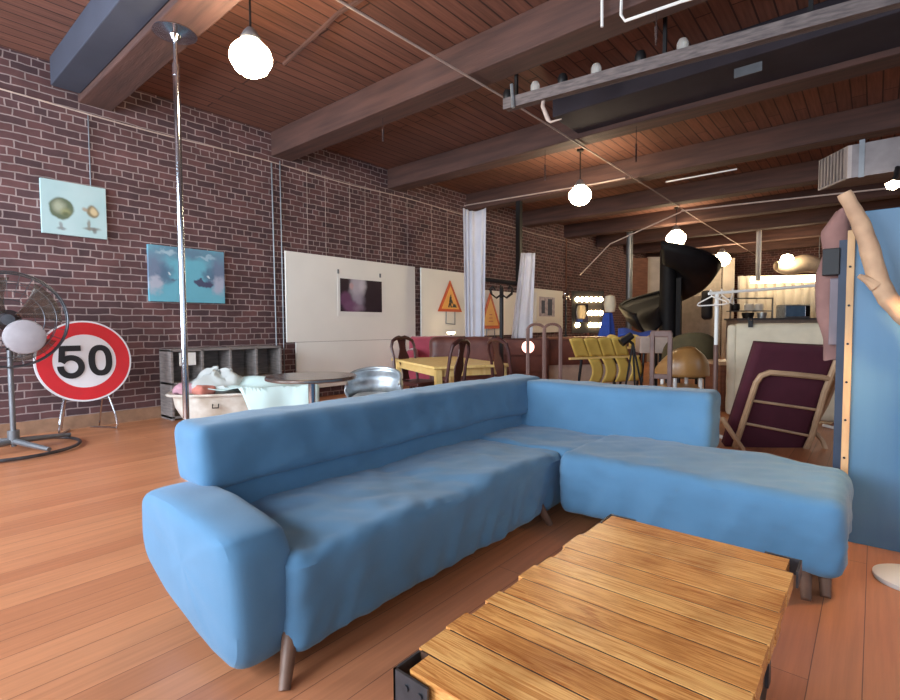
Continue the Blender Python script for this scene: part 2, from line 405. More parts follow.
# ================================================================== things on the brick wall
WX = RX0
def wire(name, pts, r, m, label, cat='cable', group=None):
    return tag(MB().tube(pts, r, 6).build(name, m), label, cat, group)
wire('wall_cable', [(WX + .02, y, 3.62 + .015 * math.sin(y * 2)) for y in [RY0 + .3 * j for j in range(1, 58)]], .009, 'cable', 'pale cable running along the top of the brick wall below the beams')
wire('conduit', [(WX + .025, 4.13, 3.62), (WX + .035, 4.15, .0)], .012, 'grey_metal', 'left one of two thin vertical conduits on the brick beside the large white board', 'conduit', 'wall conduits')
wire('conduit', [(WX + .025, 4.27, 3.68), (WX + .035, 4.27, .0)], .01, 'grey_metal', 'right one of the two thin vertical conduits, nearest the long white board', 'conduit', 'wall conduits')
wire('conduit', [(WX + .02, 1.83, 3.6), (WX + .02, 1.83, 2.75)], .008, 'grey_metal', 'short thin vertical conduit on brick just above the teal canvas', 'conduit')
wire('conduit', [(WX + .03, 13.55, 3.7), (WX + .03, 13.55, 1.0)], .02, 'brown_wood', 'dark vertical conduit far down the brick wall beside the far framed photo', 'conduit')
for j, y in enumerate((4.75, 5.1, 5.6, 5.95, 6.3, 6.6, 7.0, 7.7, 8.2)):
    tag(MB().tube([(WX + .012, y, 3.66), (WX + .012, y, 2.33)], .0035, 5).build('picture_wire', 'cable'),
        'thin wire hanging down the brick to the white boards', 'wire', 'picture hanging wires')

# canvas with two discs
t = thing('canvas_painting', 'square pale teal canvas with two round mossy discs on the brick wall', 'painting', (WX + .03, 1.66, 2.2), world=True)
cm = blob_mat('canvas_discs', (158, 190, 194), (186, 208, 210), [
    (1.54, 2.49, .118, .125, (86, 96, 70), .18, .95), (1.52, 2.51, .07, .08, (176, 180, 158), .8, .8), (1.58, 2.46, .06, .05, (150, 152, 110), .8, .8), (1.58, 2.44, .04, .03, (74, 84, 62), .8, .7),
    (1.835, 2.5, .07, .075, (128, 112, 82), .3, .95), (1.845, 2.505, .045, .05, (206, 186, 148), .5, .9), (1.76, 2.51, .035, .03, (160, 140, 116), .7, .8),
    (1.53, 2.27, .05, .022, (124, 128, 130), .6, .8), (1.53, 2.3, .02, .05, (132, 136, 136), .6, .8), (1.82, 2.3, .1, .022, (120, 116, 108), .6, .85), (1.79, 2.34, .018, .07, (130, 124, 112), .6, .8), (1.85, 2.28, .03, .04, (110, 108, 104), .7, .8)], nscale=4, dist=.05)
MB().bb((WX + .003, 1.36, 2.2), (WX + .045, 1.97, 2.79)).build('canvas', cm, t, smooth=False, bevel=.003)
def disc_on_wall(mb, X, y, z, ry, rz, mi=0, n=26, th=.002, wob=0):
    mb.prism([(X, y + (ry * (1 + wob * noise.noise(Vector((k * .9, y * 9, z * 9))))) * math.cos(2 * PI * k / n), z + (rz * (1 + wob * noise.noise(Vector((k * .9, y * 7, z * 5))))) * math.sin(2 * PI * k / n)) for k in range(n)], (th, 0, 0), mi)
# canvas with clouds
t = thing('canvas_painting', 'wide blue canvas of mirrored clouds on the brick wall, partly behind the steel pole', 'painting', (WX + .03, 2.88, 1.49), world=True)
cm = blob_mat('canvas_mirrored_clouds', (96, 164, 186), (112, 178, 198), [
    (2.88, 2.14, .55, .12, (96, 118, 142), .9, .85), (2.46, 1.9, .2, .3, (112, 116, 142), .8, .85), (3.30, 1.92, .2, .3, (110, 114, 142), .8, .85),
    (2.6, 1.84, .12, .15, (78, 100, 128), .9, .8), (3.16, 1.84, .12, .15, (78, 100, 128), .9, .8), (2.47, 1.71, .11, .12, (176, 178, 194), .6, .85), (3.27, 1.73, .1, .14, (172, 174, 194), .6, .85),
    (2.62, 2.12, .14, .035, (168, 192, 206), .7, .8), (3.12, 2.1, .14, .03, (158, 186, 204), .7, .8), (3.07, 1.75, .13, .05, (74, 70, 98), .3, .95), (2.69, 1.77, .06, .03, (86, 96, 122), .6, .8),
    (2.66, 1.85, .022, .022, (210, 222, 230), .6, .9), (3.14, 1.83, .022, .022, (214, 226, 234), .6, .9)], nscale=5, dist=.2)
MB().bb((WX + .003, 2.4, 1.49), (WX + .05, 3.36, 2.2)).build('canvas', cm, t, smooth=False, bevel=.003)

# white boards
def board(y0, y1, z0, z1, label, name='display_board', X0=.03, mt='board'):
    return tag(MB().bb((WX + X0, y0, z0), (WX + X0 + .03, y1, z1)).build(name, mt, smooth=False, bevel=.004), label, 'board')
board(4.31, 7.16, .92, 2.33, 'large white board on the brick wall holding the portrait print')
board(4.47, 7.2, .16, .915, 'lower white board under the large one, behind the galvanised chair')
board(7.33, 9.0, .94, 2.33, 'white board right of the large one, with a roadworks sign hung on it')
board(9.25, 11.25, .94, 2.0, 'cream board between the two curtains behind the coat stand')
board(11.6, 13.3, .98, 2.16, 'far cream board holding a small framed picture, right of the second curtain')
# print on the big board
t = thing('photo_print', 'white bordered photo print of a seated person in purple, pinned to the large white board', 'photo', (WX + .07, 5.83, 1.34), world=True)
MB().bb((WX + .061, 5.28, 1.34), (WX + .068, 6.37, 2.03)).build('mount', 'paper', t, smooth=False)
X = WX + .069; mb = MB()
pm = blob_mat('portrait_print', (40, 28, 40), (54, 38, 50), [
    (5.68, 1.86, .2, .3, (196, 190, 204), .7, .85), (5.72, 1.62, .16, .16, (168, 160, 180), .8, .8), (5.82, 1.9, .1, .2, (214, 208, 218), .8, .7),
    (5.43, 1.9, .12, .16, (44, 26, 40), .4, .95), (5.57, 1.86, .05, .07, (196, 160, 164), .5, .9), (5.45, 1.62, .14, .16, (112, 72, 106), .4, .95), (5.56, 1.5, .2, .12, (122, 84, 118), .5, .9), (5.74, 1.48, .16, .07, (150, 128, 150), .7, .7)], nscale=5, dist=.07, rough=.4)
mb.bb((X, 5.33, 1.42), (X + .002, 6.27, 1.98)); mb.build('print', pm, t, smooth=False)
for y in (5.3, 6.24): MB().box((WX + .066, y, 2.09), (.012, .03, .07)).build('clip', 'grey_metal', t, smooth=False)
# small framed picture on the far board
t = thing('framed_picture', 'small pale framed picture with two grey figures on the far cream board', 'picture', (WX + .08, 12.3, 1.3), world=True)
MB().bb((WX + .061, 11.75, 1.3), (WX + .09, 12.9, 2.05)).build('frame', 'board', t, smooth=False, bevel=.004)
MB().bb((WX + .09, 11.9, 1.42), (WX + .093, 12.75, 1.95)).bb((WX + .093, 12.02, 1.5), (WX + .095, 12.2, 1.85), mi=1).bb((WX + .093, 12.36, 1.45), (WX + .095, 12.6, 1.9), mi=1).build('print', ['photo_pale', 'slate'], t, smooth=False)

# 50 sign ------------------------------------------------------------------
sx, sy, sz = -6.62, 1.625, .795
t = thing('speed_limit_sign', 'round red and white 50 speed sign on a bent tube stand by the brick wall', 'sign', (sx, sy, 0), world=True)
tilt = Matrix.Rotation(math.radians(-7), 3, 'Y')
def SP(y, z, x=0): return Vector((sx, sy, sz)) + tilt @ Vector((x, y, z))
R_ = .445
def annulus(mb, r0, r1, x0, th, mi, n=64):
    for k in range(n):
        a, b = 2 * PI * k / n, 2 * PI * (k + 1) / n
        q = [SP(r0 * math.cos(a), r0 * math.sin(a), x0), SP(r1 * math.cos(a), r1 * math.sin(a), x0), SP(r1 * math.cos(b), r1 * math.sin(b), x0), SP(r0 * math.cos(b), r0 * math.sin(b), x0)]
        mb.bm.faces.new([mb.bm.verts.new(v) for v in q]).material_index = mi
    return mb
mb = MB(); mb.cyl(SP(0, 0, -.03), SP(0, 0, 0), R_, n=64, mi=0)
annulus(mb, .292, R_ - .018, .0015, 0, 1); mb.build('sign_plate', ['signwhite', 'red'], t, smooth=False)
def ribbon(mb, pts, w, x, closed=False):
    P = [Vector((0, *p)) for p in pts]; m = len(P); Lft, Rgt = [], []
    for i in range(m):
        a = P[i - 1] if (i or closed) else P[0]; b = P[(i + 1) % m] if (i < m - 1 or closed) else P[-1]
        d = (b - a).normalized(); nrm = Vector((0, -d.z, d.y)); Lft.append(P[i] + nrm * w / 2); Rgt.append(P[i] - nrm * w / 2)
    vl = [mb.bm.verts.new(SP(p.y, p.z, x)) for p in Lft]; vr = [mb.bm.verts.new(SP(p.y, p.z, x)) for p in Rgt]
    for i in range(m if closed else m - 1):
        j = (i + 1) % m; mb.bm.faces.new((vl[i], vl[j], vr[j], vr[i]))
mb = MB()     # digit 0
ribbon(mb, [(.14 + .082 * math.copysign(abs(math.cos(a)) ** .85, math.cos(a)), .142 * math.copysign(abs(math.sin(a)) ** .85, math.sin(a))) for a in [2 * PI * k / 40 for k in range(40)]], .062, .004, True)
mb.build('digit_zero', 'black', t, smooth=False, solid=.003)
mb = MB()     # digit 5
ribbon(mb, [(-.035, .142), (-.205, .142)], .06, .004)
ribbon(mb, [(-.199, .17), (-.215, -.005)], .055, .0044)
arc = [(-.132 + .093 * math.cos(a), -.058 + .098 * math.sin(a)) for a in [math.radians(150 - 12 * k) for k in range(31)]]
ribbon(mb, arc[:29], .06, .0048)
mb.build('digit_five', 'black', t, smooth=False, solid=.003)
for s in (-1, 1):
    y = sy + s * .2
    MB().tube([(sx - .02, y, .42), (sx + .03, y + s * .05, .2), (sx + .06, y + s * .07, .06), (sx + .05, y + s * .06, .02), (sx - .1, y + s * .02, .012), (sx - .3, sy + s * .1, .012)], .011, 8).build('stand_leg', 'steel', t)
    MB().tube([(sx - .06, y - s * .03, .45), (sx - .28, y - s * .02, .02)], .009, 8).build('stand_strut', 'steel', t)

# roadworks triangles -----------------------------------------------------
def triangle_sign(yc, zb, w, h, X, label, worker=True, legs=.25):
    t = thing('roadworks_sign', label, 'sign', (X, yc, zb), world=True)
    tri = lambda s, x: [(x, yc - w / 2 * s, zb + h * (1 - s) * .33), (x, yc + w / 2 * s, zb + h * (1 - s) * .33), (x, yc, zb + h * (1 - s) * .33 + h * s)]
    MB().prism(tri(1, X), (.02, 0, 0), 0).prism(tri(.74, X + .02), (.003, 0, 0), 1).build('sign_plate', ['signred', 'orange'], t, smooth=False)
    mb = MB(); f = lambda y, z: (X + .024, yc + y * w, zb + z * h)
    if worker:
        mb.prism([f(-.02, .52), f(.02, .56), (X + .024, yc + .03 * w, zb + .5 * h), f(0, .47)], (.003, 0, 0))
        for a, b, r in (((.0, .48), (-.03, .3), .035), ((-.03, .3), (-.09, .14), .022), ((-.03, .3), (.03, .14), .022), ((0, .44), (.08, .3), .016), ((-.02, .42), (.05, .26), .016), ((.06, .33), (.14, .17), .01)):
            mb.tube([f(*a), f(*b)], r * w, 6)
        mb.prism([f(.06, .14), f(.26, .14), f(.2, .24), f(.13, .25)], (.003, 0, 0))
    else:
        for j in range(3): mb.tube([f(-.1 + .02 * j, .2 + .09 * j), f(.1 - .02 * j, .2 + .09 * j)], .012 * w, 6)
    mb.build('symbol', 'black' if worker else 'signred', t, smooth=False)
    MB().tube([(X + .012, yc - .17 * w, zb), (X + .012, yc - .18 * w, zb - legs), (X + .012, yc + .2 * w, zb - legs - .02), (X + .012, yc + .2 * w, zb)], .012, 6).build('stand', 'grey_metal', t)
    return t
triangle_sign(8.2, 1.47, .78, .66, WX + .07, 'orange triangular roadworks sign with black digging figure on a white board', True)
triangle_sign(9.62, 1.1, .86, .86, WX + .1, 'orange triangular sign half hidden behind the first curtain', False)

# ================================================================== fan
fx, fy = -6.15, .93
fc = at(22, 320, 4.72); fx, fy = at(14, 447, 4.72).x, at(14, 447, 4.72).y
t = thing('pedestal_fan', 'large grey pedestal drum fan with ring base at the left edge', 'fan', (fx, fy, 0), world=True)
MB().tube([(fx + .50 * math.cos(a), fy + .50 * math.sin(a), .025) for a in [2 * PI * k / 40 for k in range(40)]], .016, 8, True).build('base_ring', 'gun', t)
for k in range(4):
    a = k * PI / 2 + .35
    p = Vector((fx + .5 * math.cos(a), fy + .5 * math.sin(a), .06))
    lg = MB().tube([(fx, fy, .1), p], [.03, .02], 8).build('leg', 'grey_metal', t)
MB().cyl((fx, fy, .05), (fx, fy, fc.z - .28), .022).build('pole', 'grey_metal', t)
MB().cyl((fx, fy, .08), (fx, fy, .2), .045).build('collar', 'grey_metal', t)
FR = (Vector((-fx, -fy, .1)).normalized()).to_track_quat('Z', 'Y').to_matrix()
FC = Vector((fx, fy, fc.z))
fp = lambda r, a, z: FC + FR @ Vector((r * math.cos(a), r * math.sin(a), z))
mb = MB()
for r, z in ((.44, .09), (.44, -.09), (.35, .13), (.26, .15), (.35, -.12), (.2, -.14)):
    mb.tube([fp(r, 2 * PI * k / 40, z) for k in range(40)], .004 if r < .44 else .009, 6, True)
for k in range(28):
    a = 2 * PI * k / 28
    mb.tube([fp(.2, a, .155), fp(.35, a, .13), fp(.44, a, .09), fp(.44, a, -.09), fp(.3, a, -.13)], .002, 5)
mb.build('cage', 'gun', t)
hb = MB(); hb.lathe([(.0, .165), (.12, .165), (.155, .15), (.16, .12), (.15, .1)], FC + FR @ Vector((.11, -.16, 0)), 30, FR).build('center_plate', mat('fan_plate', (146, 142, 148), .45), t)
MB().lathe([(.0, -.3), (.08, -.3), (.1, -.27), (.1, -.1), (.06, -.02), (.05, .05)], FC, 24, FR).build('motor', 'gun', t)
for k in range(4):
    a0 = k * PI / 2 + .5
    MB().grid(lambda u, v: fp(.07 + .33 * u, a0 + (v - .5) * (.55 + .55 * u), (v - .5) * .1), 8, 6).build('blade', 'smoke', t, solid=.004)
MB().tube([FC + FR @ Vector((0, 0, -.2)), (fx, fy, fc.z - .28)], .03, 8).build('bracket', 'gun', t)

# ================================================================== stage pole
px_, py_ = -4.72, 1.9
t = thing('stage_pole', 'shiny chrome floor to ceiling pole with round ceiling plate in front of the brick wall', 'pole', (px_, py_, 0))
MB().cyl((0, 0, .02), (0, 0, 3.35), .0275, n=24).build('shaft', 'steel', t)
MB().cyl((0, 0, 3.35), (0, 0, 3.45), .031, n=24).cyl((0, 0, 3.45), (0, 0, 3.69), .02, n=20).build('extension', 'steel', t)
MB().lathe([(.0, 0), (.17, 0), (.175, -.012), (.05, -.03), (.03, -.07), (.0, -.07)], (0, 0, BZ), 32).build('ceiling_plate', 'steel', t)
MB().lathe([(.0, .025), (.04, .025), (.07, .012), (.075, 0), (.0, 0)], (0, 0, 0), 32).build('floor_plate', 'steel', t)

# ================================================================== cubby, tub, tables
cx0, cy0, cy1, cz = -6.62, 2.5, 4.02, .88
t = thing('cubby_shelf', 'low weathered grey four-bay cubby shelf against the brick wall', 'shelf', (cx0, (cy0 + cy1) / 2, 0), world=True)
xb = RX0 + .03
for z in (.02, .44, cz - .025): MB().bb((xb, cy0, z), (cx0, cy1, z + .03)).build('shelf_board', 'grey_wood', t, smooth=False, bevel=.003)
for j in range(5):
    y = cy0 + (cy1 - cy0 - .03) * j / 4
    MB().bb((xb, y, 0), (cx0, y + .03, cz)).build('divider', 'grey_wood', t, smooth=False, bevel=.003)
MB().bb((xb - .008, cy0, .02), (xb, cy1, cz)).build('back_panel', 'grey_wood', t, smooth=False)
lab(MB().bb((cx0, cy0 + .1, .68), (cx0 + .004, cy0 + .3, .84)).build('notice', 'paper', t, smooth=False), 'white paper notice')

tb = Vector((-5.78, 3.0, 0))
t = thing('bathtub', 'old white enamel tub on the floor in front of the grey cubby shelf', 'tub', tb, math.radians(58))
def tub_ring(s, z):
    return [Vector((.78 * s[0] * math.copysign(abs(math.cos(a)) ** .6, math.cos(a)), .36 * s[1] * math.copysign(abs(math.sin(a)) ** .6, math.sin(a)), z)) for a in [2 * PI * k / 36 for k in range(36)]]
mb = MB(); prof = [((.72, .7), .0), ((.84, .82), .1), ((.94, .93), .25), ((.97, .97), .375), ((1.05, 1.1), .385), ((1.06, 1.12), .4), ((1.04, 1.08), .412), ((.95, .92), .405), ((.9, .88), .28), ((.75, .72), .08), ((.5, .5), .05)]
rings = [[mb.bm.verts.new(p) for p in tub_ring(s, z)] for s, z in prof]
for A, B in zip(rings, rings[1:]):
    for q in range(36): mb.bm.faces.new((A[q], A[(q + 1) % 36], B[(q + 1) % 36], B[q]))
mb.bm.faces.new(rings[-1]); mb.bm.faces.new(rings[0][::-1])
mb.build('tub_body', 'enamel', t)
MB().tube([(-.3, -.375, .3), (-.3, -.40, .26), (-.24, -.40, .26), (-.24, -.375, .3)], .008, 6).build('handle', 'iron', t)
def drape(name, m, label, cat, fn, nu=30, nv=24, solid=.006):
    return tag(MB().grid(fn, nu, nv).build(name, m, solid=solid), label, cat)
rot58 = Matrix.Rotation(math.radians(58), 3, 'Z')
def cloth(u, v):
    x = -.35 + 1.2 * u; y = .40 - (.74 + .5 * max(0, min(1, (u - .22) / .3)) - .22 * max(0, (u - .6) / .4)) * v
    z = .47 + .05 * noise.noise(Vector((u * 4, v * 4, 1))) + .07 * math.exp(-((u - .45) ** 2 + (v - .3) ** 2) * 9)
    if y < -.44: z -= (-.44 - y) * 2.2; y = -.44 - .1 * (-.44 - y) - .02 * math.sin(u * 16)
    if x > .84: z -= (x - .84) * .5
    return tb + rot58 @ Vector((x, y, z))
drape('dust_sheet', 'sheet', 'pale aqua sheet draped over the right end of the white tub', 'sheet', cloth)
def wrapf(u, v):
    a = u * 2 * PI; r = .27 * math.sin(v * PI * .5 + .02)
    h = .22 * (1 - v * v) * (1 + .5 * noise.noise(Vector((math.cos(a) * 1.2, math.sin(a) * 1.2, 7 + v))))
    rr = r * (1 + .45 * noise.noise(Vector((math.cos(a) * 1.8, math.sin(a) * 1.8, v * 3))))
    return tb + rot58 @ Vector((-.28 + rr * math.cos(a) * 1.1, .05 + rr * math.sin(a) * .9, .42 + h + .05 * noise.noise(Vector((math.cos(a) * 4, math.sin(a) * 4, v * 5)))))
drape('plastic_wrap', 'wrap', 'crumpled clear plastic wrap heaped on the white tub', 'wrap', wrapf, 28, 12)
for j, (dx, dy, m, l) in enumerate(((-.62, -.1, 'pinktowel', 'crumpled pink towel at the left end of the tub'), (-.42, -.2, 'terracotta', 'folded terracotta cloth on the tub beside the plastic wrap'))):
    c = tb + rot58 @ Vector((dx, dy, .455))
    tag(soft_box(c - Vector((.13, .1, .06)), c + Vector((.13, .1, .05)), .045, .03, .03, 9).build('towel', m), l, 'towel')

# round metal table
rt = Vector((-3.6, 2.46, 0))
t = thing('round_table', 'round metal-topped pedestal table behind the sofa, near the tub', 'table', rt)
MB().lathe([(0, .715), (.36, .715), (.372, .722), (.372, .74), (.365, .747), (0, .747)], n=48).build('table_top', 'table_metal', t)
MB().cyl((0, 0, .03), (0, 0, .715), .03).build('pedestal', 'steel', t)
MB().lathe([(0, 0), (.25, 0), (.25, .015), (.05, .04), (0, .04)], n=36).build('base', 'gun', t)

# galvanised barrel chair
g = at(374, 380, 4.75); g.z = 0
t = thing('metal_tub_chair', 'galvanised metal tub chair with a curved back beside the round table', 'chair', g, math.radians(-50))
def shell(u, v):
    a = math.radians(-105 + 210 * u); hh = .5 + .245 * max(0, math.cos(a * .8)) ** .35
    z = .28 + (hh - .28) * v; r = .235 + .03 * v + .012 * math.cos(v * PI * 5)
    return (-r * math.cos(a) , r * math.sin(a), z)
MB().grid(shell, 40, 14).build('backrest', 'galv', t, solid=.012)
MB().tube([shell(q / 40, 1) for q in range(41)], .016, 8).build('rim', 'galv', t)
MB().lathe([(0, .52), (.17, .52), (.205, .5), (.215, .46), (.2, .42), (0, .42)], n=32).build('seat', mat('perforated_silver', (206, 214, 220), .4, .5, var=.3, scale=90), t)
for a in (45, 135, 225, 315): MB().tube([(.17 * math.cos(math.radians(a)), .17 * math.sin(math.radians(a)), .44), (.2 * math.cos(math.radians(a)), .2 * math.sin(math.radians(a)), 0)], .015, 8).build('leg', 'galv', t)

# dining table (turned a little in the room)
N = Vector((-3.48, 3.86)); U = Vector((.5, .866)); V = Vector((-.89, .456)).normalized(); U = Vector((V.y, -V.x))
tc_ = N + U * .46 + V * .8
t = thing('dining_table', 'honey yellow wooden dining table behind the blue sofa', 'table', (tc_.x, tc_.y, 0), math.atan2(V.y, V.x))
MB().bb((-.8, -.46, .705), (.8, .46, .735)).build('table_top', 'yellow_wood', t, smooth=False, bevel=.006)
MB().bb((-.72, -.40, .62), (.72, -.38, .705)).bb((-.72, .38, .62), (.72, .40, .705)).bb((-.72, -.4, .62), (-.7, .4, .705)).bb((.7, -.4, .62), (.72, .4, .705)).build('apron', 'yellow_wood', t, smooth=False)
for a in (-1, 1):
    for b in (-1, 1): MB().bb((a * .76, b * .42, 0), (a * .69, b * .35, .705)).build('leg', 'yellow_wood', t, smooth=False, bevel=.005)

# queen anne dining chairs (front = +x)
def queen_chair(loc, rz, label):
    t = thing('dining_chair', label, 'chair', loc, rz, 'mahogany dining chairs')
    mb = MB(); mb.bm.free(); mb.bm = bmesh.new()
    mb.prism([(-.2, -.19, .42), (-.2, .19, .42), (.24, .24, .42), (.24, -.24, .42)], (0, 0, .05)); mb.build('seat', 'mahogany', t, bevel=.012)
    for s in (-1, 1):
        MB().tube([(-.2, s * .18, .46), (-.23, s * .195, .62), (-.25, s * .185, .76), (-.28, s * .2, .9), (-.29, s * .17, .975)], [.018, .019, .016, .018, .02], 8).build('back_post', 'mahogany', t)
        MB().tube([(-.19, s * .17, .44), (-.23, s * .18, 0)], [.022, .015], 8).build('leg', 'mahogany', t)
        MB().tube([(.21, s * .2, .44), (.25, s * .22, .3), (.22, s * .2, .12), (.25, s * .22, 0)], [.03, .028, .017, .022], 8).build('leg', 'mahogany', t)
    MB().tube([(-.29, -.175, .97), (-.3, -.11, 1.0), (-.305, -.05, 1.015), (-.307, 0, 1.005), (-.305, .05, 1.015), (-.3, .11, 1.0), (-.29, .175, .97)], [.02, .024, .026, .024, .026, .024, .02], 8).build('crest_rail', 'mahogany', t)
    prof = [(.055, .47), (.045, .54), (.05, .6), (.085, .7), (.09, .76), (.05, .86), (.055, .93), (.075, 1.0)]
    L_ = [(-.215 - .09 * (z - .47) / .53, -w_, z) for w_, z in prof]; R2 = [(-.215 - .09 * (z - .47) / .53, w_, z) for w_, z in prof]
    mb = MB()
    for q in range(len(prof) - 1): mb.prism([L_[q], R2[q], R2[q + 1], L_[q + 1]], (-.012, 0, 0))
    mb.build('splat', 'mahogany', t, smooth=False)
    return t
def chair_at(x, D, rz): p = flat(at(x, 345, D)); return p + Vector((.28 * math.cos(rz), .28 * math.sin(rz), 0))
def flat(p): return Vector((p.x, p.y, 0))
vz = math.atan2(V.y, V.x)
queen_chair(chair_at(460, 5.0, math.radians(192)), math.radians(192), 'dark mahogany dining chair nearest the sofa, backing onto it, middle of the three')
queen_chair(chair_at(498, 5.3, math.radians(66)), math.radians(66), 'rightmost dark mahogany dining chair at the near end of the yellow table')
queen_chair(chair_at(403, 6.55, math.radians(-2)), math.radians(-2), 'leftmost dark mahogany dining chair in front of the white boards')

# sofas and seats behind the dining table
def couch(p0, yaw, w, h, d, m, label, name='sofa', cat='sofa', group=None, cushions=2):
    t = thing(name, label, cat, p0, yaw, group)
    soft_box((-w / 2, -d / 2, .12), (w / 2, d / 2, .42), .06, .07).build('seat_base', m, t)
    b = soft_box((-w / 2, d / 2 - .24, .3), (w / 2, d / 2, h), .1, .06, .01).build('backrest', m, t)
    for s in (-1, 1): soft_box((s * (w / 2 - .09) - .09, -d / 2, .12), (s * (w / 2 - .09) + .09, d / 2, h - .22), .08, .06, .006).build('arm', m, t)
    for q in range(cushions):
        cw = (w - .38) / cushions
        soft_box((-w / 2 + .19 + cw * q, -d / 2, .4), (-w / 2 + .19 + cw * (q + 1) - .01, d / 2 - .2, .54), .06, .06, .006).build('cushion', m, t)
    for sx_ in (-1, 1):
        for sy_ in (-1, 1): MB().cyl((sx_ * (w / 2 - .08), sy_ * (d / 2 - .08), 0), (sx_ * (w / 2 - .08), sy_ * (d / 2 - .08), .14), .025, n=12).build('leg', 'mahogany', t)
    return t
couch(flat(at(433, 345, 9.1)), math.radians(40), .92, .98, .85, 'rose', 'rose pink velvet armchair behind the dining table', 'armchair', 'armchair', None, 1)
couch(flat(at(461, 350, 8.0)), math.radians(222), 1.0, 1.0, .9, 'leather', 'brown leather sofa behind the dining table, its back to us')
# brick-red bookcase and glowing lamp
pb = flat(at(520, 350, 9.3))
t = thing('low_bookcase', 'low reddish brown bookcase under the second curtain', 'bookcase', pb, math.radians(40))
MB().bb((-.5, -.16, 0), (.5, -.13, .93)).build('back_panel', 'leather', t, smooth=False)
for z in (0, .3, .6, .9): MB().bb((-.5, -.16, z), (.5, .16, z + .03)).build('shelf_board', 'leather', t, smooth=False)
for x in (-.5, .47): MB().bb((x, -.16, 0), (x + .03, .16, .93)).build('side_panel', 'leather', t, smooth=False)
pl_ = at(528, 347, 8.6)
t = thing('globe_lamp', 'small glowing pinkish globe lamp below the second curtain', 'lamp', (pl_.x, pl_.y, 0))
MB().lathe([(.105 * math.sin(q * PI / 14), pl_.z - .105 * math.cos(q * PI / 14)) for q in range(15)], n=24).build('globe', 'pinkbulb', t)
MB().cyl((0, 0, .02), (0, 0, pl_.z - .1), .015).lathe([(0, 0), (.1, 0), (.1, .02), (0, .03)]).build('stand', 'iron', t)
pl2 = at(451, 333, 10.2)
t = thing('uplight', 'small warm uplight glowing in front of the board with the roadworks sign', 'lamp', (pl2.x, pl2.y, 0))
MB().lathe([(0, pl2.z - .03), (.07, pl2.z - .02), (.09, pl2.z + .02), (0, pl2.z + .03)], n=18).build('glass_bowl', emit('warm_bowl', (255, 226, 180), 9), t)
MB().cyl((0, 0, .02), (0, 0, pl2.z - .02), .014).lathe([(0, 0), (.12, 0), (.12, .02), (0, .03)]).build('stand', 'iron', t)

# ================================================================== curtains, coat stand
def curtain(ptop0, ptop1, zt, zb, sx0, sx1, label, ph=0):
    def fn(u, v):
        a = ptop0.lerp(ptop1, u); c = (ptop0 + ptop1) / 2
        wv = sx0 + (sx1 - sx0) * v
        p = c + (a - c) * wv
        n_ = Vector((.64, -.77, 0))
        off = .022 * math.sin(u * 29 + 3 * math.sin(u * 5) + ph) + .03 * noise.noise(Vector((u * 6 + .8 * v, v * .7, 3)))
        sag = .06 * math.sin(u * PI) * (1 - v)
        return (p.x + n_.x * off, p.y + n_.y * off, zt - sag + (zb - zt) * v)
    return tag(MB().grid(fn, 60, 14).build('curtain', 'curtain', solid=.006), label, 'curtain', 'pale curtains')
D1 = 9.2
curtain(at(463, 208, D1), at(486, 208, D1), at(475, 208, D1).z, at(470, 345, D1).z - .2, 1.0, .8, 'longer pale grey curtain hanging from the beam in front of the white boards')
D2 = 10.2
c2a, c2b = at(514, 254, D2), at(541, 254, D2)
def cur2(u, v):
    q0 = at(521, 253, D2).lerp(at(535, 253, D2), u); q1 = at(511, 342, D2).lerp(at(532, 342, D2), u)
    p = q0.lerp(q1, v); off = .022 * math.sin(u * 23 + 3 * math.sin(u * 5)) + .03 * noise.noise(Vector((u * 6 + .8 * v, v * .7, 5)))
    return (p.x + .64 * off, p.y - .77 * off, p.z)
tag(MB().grid(cur2, 50, 14).build('curtain', 'curtain', solid=.006), 'shorter pale grey curtain to the right, hanging beside the black post', 'curtain', 'pale curtains')
pk = at(519, 255, 10.4)
t = thing('hanging_gantry', 'black steel gantry hanging from the ceiling between the two curtains', 'frame', (pk.x, pk.y, at(519, 285, 10.4).z), world=True)
MB().box((pk.x, pk.y, (at(519, 284, 10.4).z + 4.06) / 2), (.1, .1, 4.06 - at(519, 284, 10.4).z)).build('post', 'iron', t, smooth=False)
MB().tube([at(482, 279, 10.4), at(526, 285, 10.4)], .045, 8).build('crossbar', 'iron', t)
pc = at(501.5, 300, 8.6)
t = thing('coat_stand', 'black iron coat stand with curled hooks between the curtains', 'coat stand', (pc.x, pc.y, 0))
zt = at(501, 288, 8.6).z
MB().cyl((0, 0, .02), (0, 0, zt), .035).build('post', 'iron', t)
for q in range(6):
    a = q * PI / 3
    pts = [(r * math.cos(a), r * math.sin(a), z) for r, z in ((.02, zt - .12), (.1, zt - .17), (.2, zt - .1), (.22, zt - .02), (.17, zt + .03), (.13, zt - .02))]
    MB().tube(pts, .014, 6).build('hook', 'iron', t)
for q in range(3):
    a = q * 2 * PI / 3; MB().tube([(0, 0, .3), (.2 * math.cos(a), .2 * math.sin(a), .12), (.3 * math.cos(a), .3 * math.sin(a), .02)], .018, 6).build('leg', 'iron', t)

